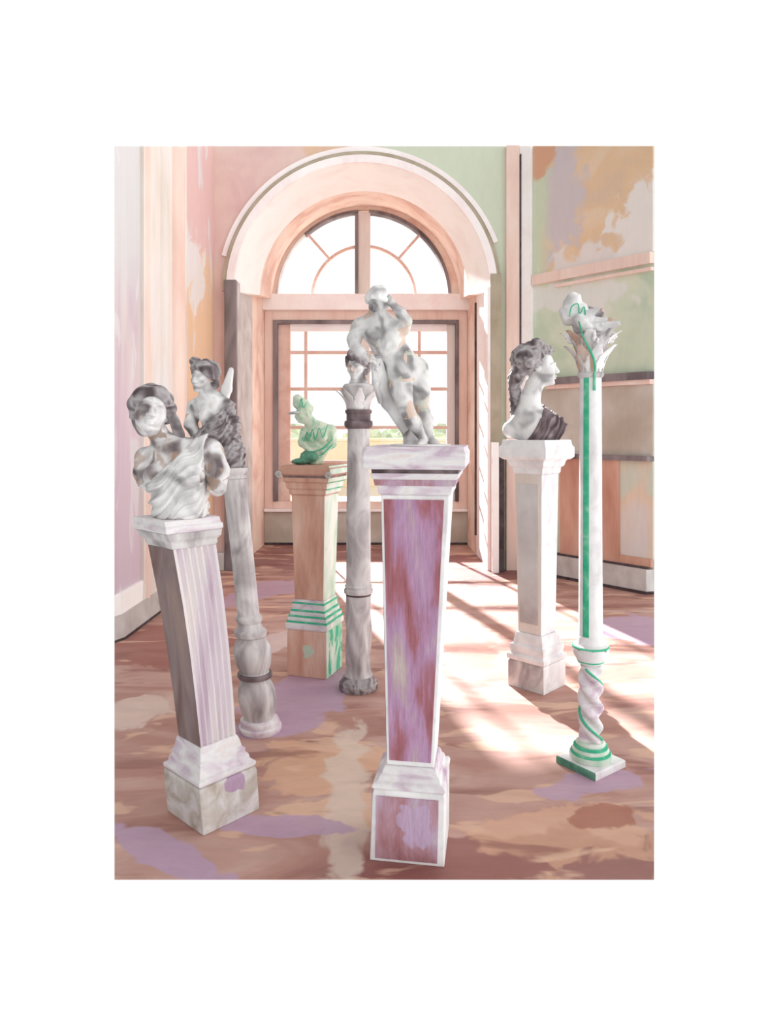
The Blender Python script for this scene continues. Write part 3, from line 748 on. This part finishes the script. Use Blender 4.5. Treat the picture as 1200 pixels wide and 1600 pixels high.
# ------------------------------------------------------------------ 3. round grey column behind it
W3 = -.105
ln3 = lambda z: (W3*z, 0)
col = thing('column', 'slim grey round column on a bulging vase shaped base, just behind the fluted pedestal', 'column', (-.655, 3.74, 0))
lathe('base', [(0, .105), (.012, .112), (.028, .112), (.034, .10), (.05, .104), (.062, .10), (.07, .088)], M['lilac'], col, ln3)
vase3 = lathe('vase', [(.07, .080), (.10, .090), (.16, .100), (.21, .098), (.25, .086), (.275, .072), (.285, .082), (.30, .086), (.315, .074), (.35, .090), (.40, .100), (.445, .096), (.48, .076), (.495, .068), (.505, .084), (.53, .086), (.54, .070), (.57, .060), (.585, .070), (.60, .070), (.615, .058)], M['greymarble'], col, ln3)
lathe('vase_band', [(.283, .087), (.292, .092), (.302, .092), (.31, .086)], M['brownplaster'], vase3, ln3)
lathe('shaft', [(.615, .058), (1.0, .059), (1.335, .062)], M['greymarble'], col, ln3, n=48, mod=lambda a, z: 1-.05*max(0, math.cos(a*12))**2)
lathe('capital', [(1.335, .062), (1.34, .07), (1.35, .07), (1.357, .064), (1.372, .078), (1.385, .082), (1.395, .082)], M['greymarble'], col, ln3)
b3 = thing('bust', 'grey half figure with a hair bun and small wing, on the round column at left', 'bust', (-.655+W3*1.395, 3.74, 1.395))
k3 = 294.0
def S3(px, py, y=0): return ((px-369)/k3, y, (735-py)/k3)
f3 = Carve()
f3.add(chain([S3(366, 733, 0), S3(362, 712, 0), S3(350, 680, 0), S3(338, 645, 0)], [.062, .066, .08, .078], .04))
f3.add(chain([S3(310, 642, .01), S3(332, 628, 0), S3(354, 640, .01)], [.04, .05, .045], .03), .04)
f3.add(chain([S3(308, 640, .01), S3(305, 668, -.03), S3(320, 690, -.07)], [.038, .034, .026]), .02)                 # arm folded across
f3.add(chain([S3(320, 690, -.07), S3(338, 706, -.08), S3(350, 712, -.07)], [.026, .022, .014]), .012)
f3.add(chain([S3(354, 640, .01), S3(366, 665, 0), S3(364, 690, -.02)], [.042, .036, .03]), .02)
f3.add(ell(S3(330, 655, -.07), (.035, .03, .035)), .02).add(ell(S3(350, 655, -.065), (.035, .03, .035)), .02)
torso3 = Carve(); torso3.ops = list(f3.ops)
f3.add(chain([S3(331, 628, 0), S3(328, 612, -.008)], [.036, .032]), .02)
f3.add(placed(head_shape(), S3(325, 594, -.015), .155, rotm(6, 8, -30)), .012)
f3.keep(lambda p: -(p[..., 2]))
carve('body', f3, (-.27, -.16, -.01), (.09, .12, .60), .0055, M['stat_c'], b3)
carve('hair', placed(hair_cap(((-.46, .05, .46), (.2, .2, .19))), S3(325, 594, -.015), .160, rotm(6, 8, -30)), (-.28, -.14, .36), (-.02, .14, .64), .005, M['hair'], b3)
w3 = Carve().add(chain([S3(350, 640, .04), S3(356, 612, .04), S3(364, 582, .03)], [.02, .03, .014], .01))
for q in range(3): w3.cut(chain([S3(353+q*4, 612-q*8, .01), S3(368+q*2, 600-q*9, .01)], [.004, .004]), .004)
w3.keep(lambda p: np.abs(p[..., 1]-.035)-.014)
carve('wing', w3, (-.12, -.04, .3), (.05, .1, .60), .0045, M['stat_d'], b3)
d3 = mantle(torso3, S3(318, 672), (-.55, -.2, .62), .008, .03, .006)
carve('drapery', d3, (-.27, -.17, -.01), (.12, .13, .36), .005, M['hair'], b3)

# ------------------------------------------------------------------ 4. salmon and mint pedestal, back left
a4 = math.radians(-18.4)
p4 = thing('pedestal', 'square salmon pedestal with mint green right side and green striped mouldings, before the window', 'pedestal', (-.455, 4.66, 0), a4)
def two_tone(o, cond, m2):
    o.data.materials.append(m2)
    for p in o.data.polygons:
        if cond(p.normal): p.material_index = 1
    return o
right = lambda n: n.x > .8
two_tone(sqstack('base_block', [(0, .138), (.285, .138), (.30, .134)], M['salmonstone'], p4), right, M['mintgreen'])
bm4 = two_tone(sqstack('base_moulding', [(.30, .140), (.312, .146), (.34, .146), (.35, .134), (.375, .136), (.385, .124), (.41, .124), (.42, .114), (.455, .112), (.49, .106)], M['lilac'], p4, bevel=.003), right, M['mintstone'])
for z, h in ((.345, .142), (.38, .133), (.415, .122), (.462, .113)): sqstack('moulding_fillet', [(z, h), (z+.012, h)], M['green'], bm4, bevel=.002)
two_tone(sqstack('shaft', [(.49, .102), (1.17, .118)], M['salmonstone'], p4), right, M['mintstone'])
co4 = two_tone(sqstack('cornice', [(1.17, .120), (1.18, .13), (1.205, .13), (1.215, .142), (1.25, .146), (1.26, .16), (1.285, .163)], M['salmonstone'], p4, bevel=.003), right, M['mintstone'])
sqstack('cornice_band', [(1.285, .158), (1.30, .16)], M['brownstone_and_shade'], p4, bevel=0)
ts4 = two_tone(sqstack('top_slab', [(1.30, .170), (1.31, .182), (1.345, .182), (1.352, .172), (1.365, .168)], M['rust'], p4, bevel=.003), right, M['mintstone'])
for z, h in ((1.208, .137), (1.253, .153)):
    bm = bmesh.new(); box(bm, (h-.004, -h, z), (h+.004, h, z+.012)); finish('moulding_fillet', bm, M['green'], co4)
for sx in (-1, 1):
    bm = bmesh.new()
    pts = [(sx*(.172+.022*math.cos(a)*(1-a/14)), -.19+0*a, 1.305+.022*math.sin(a)*(1-a/14)) for a in [i*.35 for i in range(32)]]
    tube(bm, pts, .006, 6); finish('scroll', bm, M['grey'], ts4, smooth=True)
# green bust with cap
b4 = thing('bust', 'pale green bust in a brimmed cap facing left, on the salmon and mint pedestal', 'bust', (-.455, 4.66, 1.365))
k4 = 238.0
def S4(px, py, y=0): return ((px-492)/k4, y, (729-py)/k4)
f4 = Carve()
f4.add(chain([S4(492, 724, 0), S4(496, 706, 0), S4(496, 684, 0)], [.052, .058, .062], .03))
f4.add(chain([S4(478, 678, .01), S4(496, 672, 0), S4(514, 676, .02)], [.034, .045, .040], .02), .03).add(ell(S4(488, 684, -.055), (.036, .034, .036)), .02).add(ell(S4(504, 686, -.05), (.034, .034, .036)), .02)
f4.add(chain([S4(476, 678, .0), S4(472, 694, -.03), S4(484, 706, -.06)], [.032, .027, .02]), .015)
f4.add(chain([S4(516, 676, .02), S4(519, 696, -.01), S4(506, 708, -.055)], [.036, .030, .02]), .015)
f4.add(chain([S4(488, 668, 0), S4(480, 656, -.01)], [.04, .035]), .02)
f4.add(placed(head_shape(), S4(475, 648, -.01), .125, rotm(8, 0, -62)), .012).rough(.004, 70)
f4.keep(lambda p: -(p[..., 2]))
carve('body', f4, (-.2, -.16, -.01), (.17, .13, .46), .0055, M['greenpatina'], b4)
c4 = Carve().add(ell(S4(470, 634, 0), (.055, .06, .04))).add(ell(S4(464, 626, 0), (.03, .035, .03)), .02).rough(.004, 100)
cap4 = carve('cap', c4, (-.2, -.1, .32), (.0, .1, .50), .005, M['greenpatina'], b4)
c4 = Carve().add(ell(S4(460, 648, -.02), (.05, .055, .010), rotm(0, -6, 0)))
carve('cap_brim', c4, (-.25, -.12, .28), (-.02, .08, .40), .0045, M['stat_d'], cap4)
d4 = Carve().add(ell(S4(484, 716, -.05), (.06, .05, .04))).add(ell(S4(470, 724, -.04), (.06, .05, .02)), .02).rough(.005, 120); d4.keep(lambda p: -(p[..., 2]))
carve('socle', d4, (-.2, -.14, -.01), (.08, .06, .14), .005, M['darkgreen'], b4)
bm = bmesh.new(); tube(bm, curve_pts([S4(476, 692, -.07), S4(482, 678, -.095), S4(484, 692, -.095), S4(490, 674, -.10), S4(494, 690, -.09), S4(500, 672, -.09), S4(506, 686, -.09), S4(512, 668, -.04)], 6), .0035, 5); finish('chalk_line', bm, M['green'], b4, smooth=True)
bm = bmesh.new(); tube(bm, curve_pts([S4(468, 640, -.075), S4(472, 626, -.06), S4(475, 640, -.075), S4(480, 632, -.06)], 6), .0035, 5); finish('chalk_line', bm, M['green'], b4, smooth=True)
for j in range(2):
    bm = bmesh.new(); tube(bm, curve_pts([S4(490, 718-j*9, -.07), S4(506, 711-j*8, -.075), S4(520, 698-j*9, -.045)], 6), .004, 5); finish('chalk_line', bm, M['green'], b4, smooth=True)

# ------------------------------------------------------------------ 5. round column before the window
c5 = thing('column', 'round grey and white column with a ringed lower drum, left of the purple pedestal', 'column', (-.157, 4.335, 0))
lathe('base', [(0, .11), (.015, .12), (.04, .12), (.055, .105), (.07, .1), (.085, .088)], M['hair'], c5)
lathe('drum', [(.085, .086), (.105, .080)]+[(.12+i*.022, .076) for i in range(20)]+[(.575, .078), (.585, .074)], M['greymarble'], c5, mod=lambda a, z: 1+.09*math.sin(5*a+z*22)*math.sin((z-.085)*PI/.5))
ring5 = lathe('ring', [(.585, .074), (.592, .088), (.612, .09), (.622, .08), (.635, .086), (.645, .076)], M['greymarble'], c5)
lathe('ring_groove', [(.575, .0755), (.58, .079), (.59, .079), (.595, .075)], M['crayon'], ring5)
lathe('shaft', [(.645, .076), (1.1, .074), (1.60, .067)], M['greymarble'], c5)
lathe('collar', [(1.60, .067), (1.61, .082), (1.625, .088), (1.645, .086), (1.652, .074), (1.69, .074), (1.70, .082), (1.715, .082)], M['brownplaster'], c5)
cap5 = lathe('capital', [(1.715, .07), (1.78, .072), (1.84, .092), (1.86, .098), (1.875, .085)], M['greymarble'], c5)
def leaf_mesh(L, w, curl, n=9, m=6, thick=.004):
    bm = bmesh.new(); G = []
    for i in range(n+1):
        t = i/n; row = []
        ww = w*math.sin(PI*min(1, .18+.82*t)**.9)**.8*(1+.12*math.cos(t*22)) if t < 1 else w*.35
        for j in range(m+1):
            s = j/m*2-1
            row.append(Vector((s*ww, -(curl*t*t*L)-.25*abs(s)*ww*-1, L*t*(1-.25*t*curl))))
        G.append([bm.verts.new(p) for p in row])
    for i in range(n):
        for j in range(m): bm.faces.new((G[i][j], G[i][j+1], G[i+1][j+1], G[i+1][j]))
    g = bmesh.ops.extrude_face_region(bm, geom=bm.faces[:])
    for v in [e for e in g['geom'] if isinstance(e, bmesh.types.BMVert)]: v.co.y += thick
    return bm
def leaves(parent, z, r, cnt, L, w, curl, mats, off=0, lean=None):
    for i in range(cnt):
        a = off+2*PI*i/cnt
        bm = leaf_mesh(L, w, curl)
        T = Matrix.Translation((r*math.cos(a), r*math.sin(a), z)) @ Matrix.Rotation(a+PI/2, 4, 'Z')
        bmesh.ops.transform(bm, matrix=T, verts=bm.verts[:])
        finish('acanthus_leaf', bm, mats[i % len(mats)], parent, smooth=True)
leaves(cap5, 1.715, .074, 8, .15, .034, .55, [M['whitemarble'], M['greymarble']], off=-PI/2+.1)
b5 = thing('bust', 'small grey curly haired head resting on the leafy capital before the window', 'bust', (-.157, 4.335, 1.876))
f5 = Carve().add(chain([(0, .0, .005), (0, 0, .05)], [.06, .04])).add(placed(head_shape(), (-.005, -.005, .115), .165, rotm(12, 0, -25)), .015); f5.keep(lambda p: -(p[..., 2]))
carve('head', f5, (-.11, -.13, -.005), (.11, .12, .25), .005, M['stat_c'], b5)
carve('hair', placed(hair_cap(((0, -.2, .5), (.2, .2, .16)), .06, 12), (-.005, -.005, .115), .172, rotm(12, 0, -25)), (-.12, -.13, .0), (.12, .14, .26), .005, M['hair'], b5)

# ------------------------------------------------------------------ 6. square white pedestal at right
a6 = math.radians(-44.6)
p6 = thing('pedestal', 'square white and grey pedestal set corner forward by the right wall', 'pedestal', (.955, 4.40, 0), a6)
rt = lambda n: n.x > .8
two_tone(sqstack('base_block', [(0, .128), (.155, .128), (.165, .122)], M['greymarble'], p6), rt, M['whitemarble'])
sqstack('base_moulding', [(.165, .122), (.175, .134), (.20, .134), (.21, .116), (.235, .122), (.26, .120), (.27, .106), (.31, .100), (.335, .092)], M['whitemarble'], p6, bevel=.003)
sh6 = two_tone(sqstack('shaft', [(.335, .083), (1.32, .097)], M['whitemarble'], p6), lambda n: n.y < -.8, M['cream'])
bm = bmesh.new()
a = [(-.066, -.089, .40), (.062, -.089, .40), (.072, -.100, 1.26), (-.078, -.100, 1.26)]; b = [(x, y+.008, z) for x, y, z in a]
va = [bm.verts.new(p) for p in a]; vb = [bm.verts.new(p) for p in b]
bm.faces.new(va); bm.faces.new(vb[::-1])
for i in range(4): bm.faces.new((va[i], va[(i+1) % 4], vb[(i+1) % 4], vb[i]))
finish('shaft_panel', bm, M['grey'], sh6)
sqstack('cornice', [(1.32, .097), (1.33, .106), (1.36, .108), (1.37, .122), (1.40, .13), (1.41, .138)], M['whitemarble'], p6, bevel=.003)
sqstack('top_slab', [(1.41, .15), (1.425, .168), (1.485, .168), (1.50, .158), (1.532, .152)], M['whitemarble'], p6, bevel=.003)
b6 = thing('bust', 'bust of a woman in profile facing right with dark swept hair, on white pedestal', 'bust', (.955, 4.40, 1.532))
k6 = 250.0
def S6(px, py, y=0): return ((px-839)/k6, y, (688-py)/k6)
f6 = Carve()
f6.add(chain([S6(838, 690, 0), S6(838, 672, 0), S6(830, 655, 0)], [.10, .115, .095], .04))
f6.add(chain([S6(800, 672, .02), S6(830, 655, 0), S6(868, 668, 0)], [.055, .07, .06], .03), .05)
torso6 = Carve(); torso6.ops = list(f6.ops)
f6.add(chain([S6(822, 655, 0), S6(828, 625, 0), S6(836, 600, 0)], [.072, .058, .056], .03), .04)
f6.add(placed(head_shape(), S6(842, 575, 0), .225, rotm(0, 0, 82)), .02)
f6.keep(lambda p: -(p[..., 2]))
carve('body', f6, (-.24, -.16, -.01), (.24, .16, .62), .0058, M['stat_d'], b6)
h6 = Carve().add(ell(S6(826, 562, 0), (.112, .105, .10))).cut(ell(S6(862, 582, 0), (.085, .12, .085)), .02)
h6.add(chain([S6(806, 582, -.02), S6(812, 552, -.05), S6(836, 540, -.06), S6(856, 550, -.04)], [.03, .034, .032, .026], .02), .02)
h6.add(ell(S6(808, 590, .02), (.05, .07, .05)), .03).add(chain([S6(806, 600, .03), S6(807, 625, .03), S6(803, 652, .04)], [.042, .034, .018]), .02)
h6.add(ell(S6(822, 570, -.1), (.035, .03, .035)), .015).rough(.007, 100)
carve('hair', h6, (-.24, -.18, .12), (.12, .16, .66), .0055, M['hair'], b6)
d6 = mantle(torso6, S6(838, 650), (-.75, -.1, .42), .010, .04, .008)
carve('drapery', d6, (-.22, -.2, -.01), (.26, .18, .26), .0055, M['brownplaster'], b6)

# ------------------------------------------------------------------ 7. slender column at right with green stripe
a7 = math.radians(-53.5)
c7 = thing('column', 'slender white column with a green stripe and twisted foot, on a square green edged plate', 'column', (.983, 3.35, 0), a7)
two_tone(sqstack('foot_plate', [(0, .114), (.03, .114), (.036, .11)], M['whitemarble'], c7, bevel=.003), lambda n: n.y < -.8, M['darkgreen'])
lathe('foot_moulding', [(.036, .092), (.045, .098), (.06, .098), (.068, .082), (.078, .086), (.09, .08), (.098, .066), (.11, .07), (.12, .06)], M['mintstone'], c7)
for z, r in ((.064, .093), (.092, .08)): lathe('green_fillet', [(z-.005, r-.006), (z, r), (z+.006, r), (z+.01, r-.008)], M['green'], c7)
bm = bmesh.new(); rings = []
for i in range(61):
    z = .12+.36*i/60; tw = i/60*2*PI*1.3; r0 = .043+.006*math.sin(PI*i/60)
    rings.append([((r0*(1+.26*math.cos(3*(2*PI*k/36)+3*tw)))*math.cos(2*PI*k/36), (r0*(1+.26*math.cos(3*(2*PI*k/36)+3*tw)))*math.sin(2*PI*k/36), z) for k in range(36)])
loft(bm, rings); finish('twisted_shaft', bm, M['lilac'], c7, smooth=True, auto=60)
bm = bmesh.new(); tube(bm, [(.052*math.cos(t*2*PI*1.3*-1+.5), .052*math.sin(t*2*PI*1.3*-1+.5), .13+.34*t) for t in [i/50 for i in range(51)]], .006, 6)
finish('green_spiral', bm, M['green'], c7, smooth=True)
cup7 = lathe('cup', [(.48, .045), (.49, .06), (.50, .062), (.53, .08), (.555, .086), (.575, .082), (.58, .065), (.60, .062), (.615, .058)], M['whitemarble'], c7)
for z, r in ((.498, .064), (.566, .087)): lathe('green_fillet', [(z-.006, r-.008), (z, r), (z+.006, r), (z+.01, r-.01)], M['green'], c7)
for i in range(8):
    bm = leaf_mesh(.07, .022, .4); a = 2*PI*i/8
    bmesh.ops.transform(bm, matrix=Matrix.Translation((.062*math.cos(a), .062*math.sin(a), .50)) @ Matrix.Rotation(a+PI/2, 4, 'Z'), verts=bm.verts[:])
    finish('cup_leaf', bm, M['whitemarble'] if i % 2 else M['greymarble'], cup7, smooth=True)
lathe('shaft', [(.615, .056), (1.2, .053), (1.84, .05)], M['whitemarble'], c7)
bm = bmesh.new()                                           # stripe down the left of the shaft
n = 6; A0 = math.radians(215)-a7; A1 = math.radians(246)-a7
for zs in ((.62, .055), (1.83, .0495)): pass
rings = []
for z in (.62, 1.84):
    r = .0562-(z-.62)*.0052
    rings.append([((r+.0012)*math.cos(A0+(A1-A0)*i/n), (r+.0012)*math.sin(A0+(A1-A0)*i/n), z) for i in range(n+1)]+[((r-.004)*math.cos(A1-(A1-A0)*i/n), (r-.004)*math.sin(A1-(A1-A0)*i/n), z) for i in range(n+1)])
loft(bm, rings); finish('green_stripe', bm, M['green'], c7)
cap7 = lathe('capital', [(1.84, .05), (1.85, .06), (1.86, .062), (1.87, .054), (1.95, .062), (2.02, .085), (2.04, .09), (2.05, .075)], M['greymarble'], c7)
leaves(cap7, 1.86, .054, 8, .15, .046, .5, [M['whitemarble'], M['greymarble'], M['ochreleaf'], M['whitemarble']], off=.2)
leaves(cap7, 1.95, .066, 8, .13, .044, .6, [M['whitemarble'], M['ochreleaf'], M['whitemarble'], M['greymarble']], off=.6)
for i in range(4):
    a = PI/4+i*PI/2
    pts = [Vector((math.cos(a)*(.09+.026*math.cos(t)*(1-t/15)), math.sin(a)*(.09+.026*math.cos(t)*(1-t/15)), 2.03+.026*math.sin(t)*(1-t/15))) for t in [j*.4 for j in range(26)]]
    bm = bmesh.new(); tube(bm, pts, .009, 7); finish('volute', bm, M['whitemarble'], cap7, smooth=True)
bm = bmesh.new(); tube(bm, [(x*math.cos(-a7)-y*math.sin(-a7), x*math.sin(-a7)+y*math.cos(-a7), z) for x, y, z in curve_pts([(-.075, -.07, 2.1), (-.06, -.095, 2.02), (-.03, -.10, 1.96), (-.005, -.085, 1.9), (.0, -.062, 1.84), (.0, -.06, 1.78)], 6)], [.003+.004*i/30 for i in range(31)], 6)
finish('green_chalk_line', bm, M['green'], c7, smooth=True)
# carved finial
f7 = thing('finial', 'white and grey carved blossom finial leaning left, on top of the slender green striped column', 'finial', (.983, 3.35, 2.051))
k7 = 328.0
def S7(px, py, y=0): return ((px-923)/k7, y, (527-py)/k7)
g7 = Carve().add(chain([S7(925, 530, 0), S7(916, 512, 0), S7(905, 495, 0)], [.06, .055, .05], .02))
g7.add(ell(S7(892, 494, 0), (.05, .055, .06), rotm(0, 20, 0)), .02).add(ell(S7(896, 474, 0), (.038, .04, .036)), .02)
g7.add(chain([S7(900, 505, -.05), S7(912, 520, -.065)], [.024, .026]), .01).add(ell(S7(930, 518, -.045), (.034, .03, .03)), .008).cut(ell(S7(931, 518, -.08), (.014, .02, .012)), .01)
g7.rough(.006, 75); g7.keep(lambda p: -(p[..., 2]))
carve('bud', g7, (-.19, -.12, -.005), (.12, .11, .24), .005, M['stat_d'], f7)
g7 = Carve().add(rbox(S7(923, 499, .0), (.05, .035, .035), .012, rotm(0, 24, 0))).rough(.004, 90); carve('calyx', g7, (-.1, -.08, 0), (.09, .08, .16), .005, M['hair'], f7)
def petal(px, py, y, L, w, ang, mat, nm='petal', rz=0):
    bm = leaf_mesh(L, w, .5, thick=.006)
    bmesh.ops.transform(bm, matrix=Matrix.Translation(S7(px, py, y)) @ Matrix.Rotation(rz, 4, 'Z') @ Matrix.Rotation(math.radians(ang), 4, 'Y'), verts=bm.verts[:])
    finish(nm, bm, mat, f7, smooth=True)
petal(915, 512, -.045, .09, .022, 80, M['whitemarble']); petal(908, 503, -.05, .08, .02, 60, M['whitemarble']); petal(925, 526, -.05, .12, .03, 70, M['whitemarble'])
petal(936, 524, -.02, .08, .03, 38, M['ochreleaf'], 'ochre_leaf'); petal(936, 502, 0, .05, .012, 10, M['ochreleaf'], 'ochre_leaf')
bm = bmesh.new(); tube(bm, curve_pts([S7(885, 503, -.06), S7(888, 488, -.062), S7(898, 484, -.062), S7(900, 500, -.062), S7(907, 488, -.06), S7(910, 500, -.05)], 6), .003, 5)
finish('green_chalk_line', bm, M['green'], f7, smooth=True)

# ------------------------------------------------------------------ light, sky, camera
w = bpy.data.worlds.new('sky'); bpy.context.scene.world = w; t = NT(w)
tc = t.n('ShaderNodeTexCoord'); sp = t.n('ShaderNodeSeparateXYZ'); t.l(tc.outputs['Generated'], sp.inputs[0])
left = t.n('ShaderNodeMapRange', interpolation_type='SMOOTHSTEP'); t.l(sp.outputs[0], left.inputs[0])
left.inputs[1].default_value = -.95; left.inputs[2].default_value = -.5; left.inputs[3].default_value = .15; left.inputs[4].default_value = 1.03
rgt = t.n('ShaderNodeMapRange', interpolation_type='SMOOTHSTEP'); t.l(sp.outputs[0], rgt.inputs[0])
rgt.inputs[1].default_value = .5; rgt.inputs[2].default_value = .95; rgt.inputs[3].default_value = 1.0; rgt.inputs[4].default_value = 2.1
frt = t.n('ShaderNodeMapRange', interpolation_type='SMOOTHSTEP'); t.l(sp.outputs[1], frt.inputs[0])
frt.inputs[1].default_value = -.5; frt.inputs[2].default_value = .3; frt.inputs[3].default_value = 1.02; frt.inputs[4].default_value = 1.0
zen = t.n('ShaderNodeMapRange', interpolation_type='SMOOTHSTEP'); t.l(sp.outputs[2], zen.inputs[0])
zen.inputs[1].default_value = .62; zen.inputs[2].default_value = .9; zen.inputs[3].default_value = 1.0; zen.inputs[4].default_value = .6
st_ = t.math('MULTIPLY', t.math('MULTIPLY', t.math('MULTIPLY', left.outputs[0], rgt.outputs[0]), frt.outputs[0]), zen.outputs[0])
bg = t.n('ShaderNodeBackground'); bg.inputs[0].default_value = (1, .995, .99, 1); t.l(st_, bg.inputs[1])
ow = t.n('ShaderNodeOutputWorld'); t.l(bg.outputs[0], ow.inputs[0])
sun = bpy.data.lights.new('sun', 'SUN'); sun.energy = 21; sun.angle = math.radians(1.2); sun.color = (1, .96, .95)
so = bpy.data.objects.new('sun', sun); C.objects.link(so)
d = Vector((.29, -1, -.46)); so.rotation_euler = d.to_track_quat('-Z', 'Y').to_euler(); so.location = (-2, 14, 7)
cam = bpy.data.cameras.new('camera'); co = bpy.data.objects.new('camera', cam); C.objects.link(co)
co.location = (0, 0, H); co.rotation_euler = (PI/2, 0, 0)
cam.sensor_fit = 'AUTO'; cam.sensor_width = 36; cam.lens = 36*F/1600; cam.shift_y = -(HZ-800)/1600*-1
cam.clip_start = .05; cam.clip_end = 200
sc = bpy.context.scene; sc.camera = co
sc.view_settings.view_transform = 'Standard'; sc.view_settings.look = 'None'; sc.view_settings.gamma = 1; sc.view_settings.exposure = 0
sc.view_settings.use_curve_mapping = False
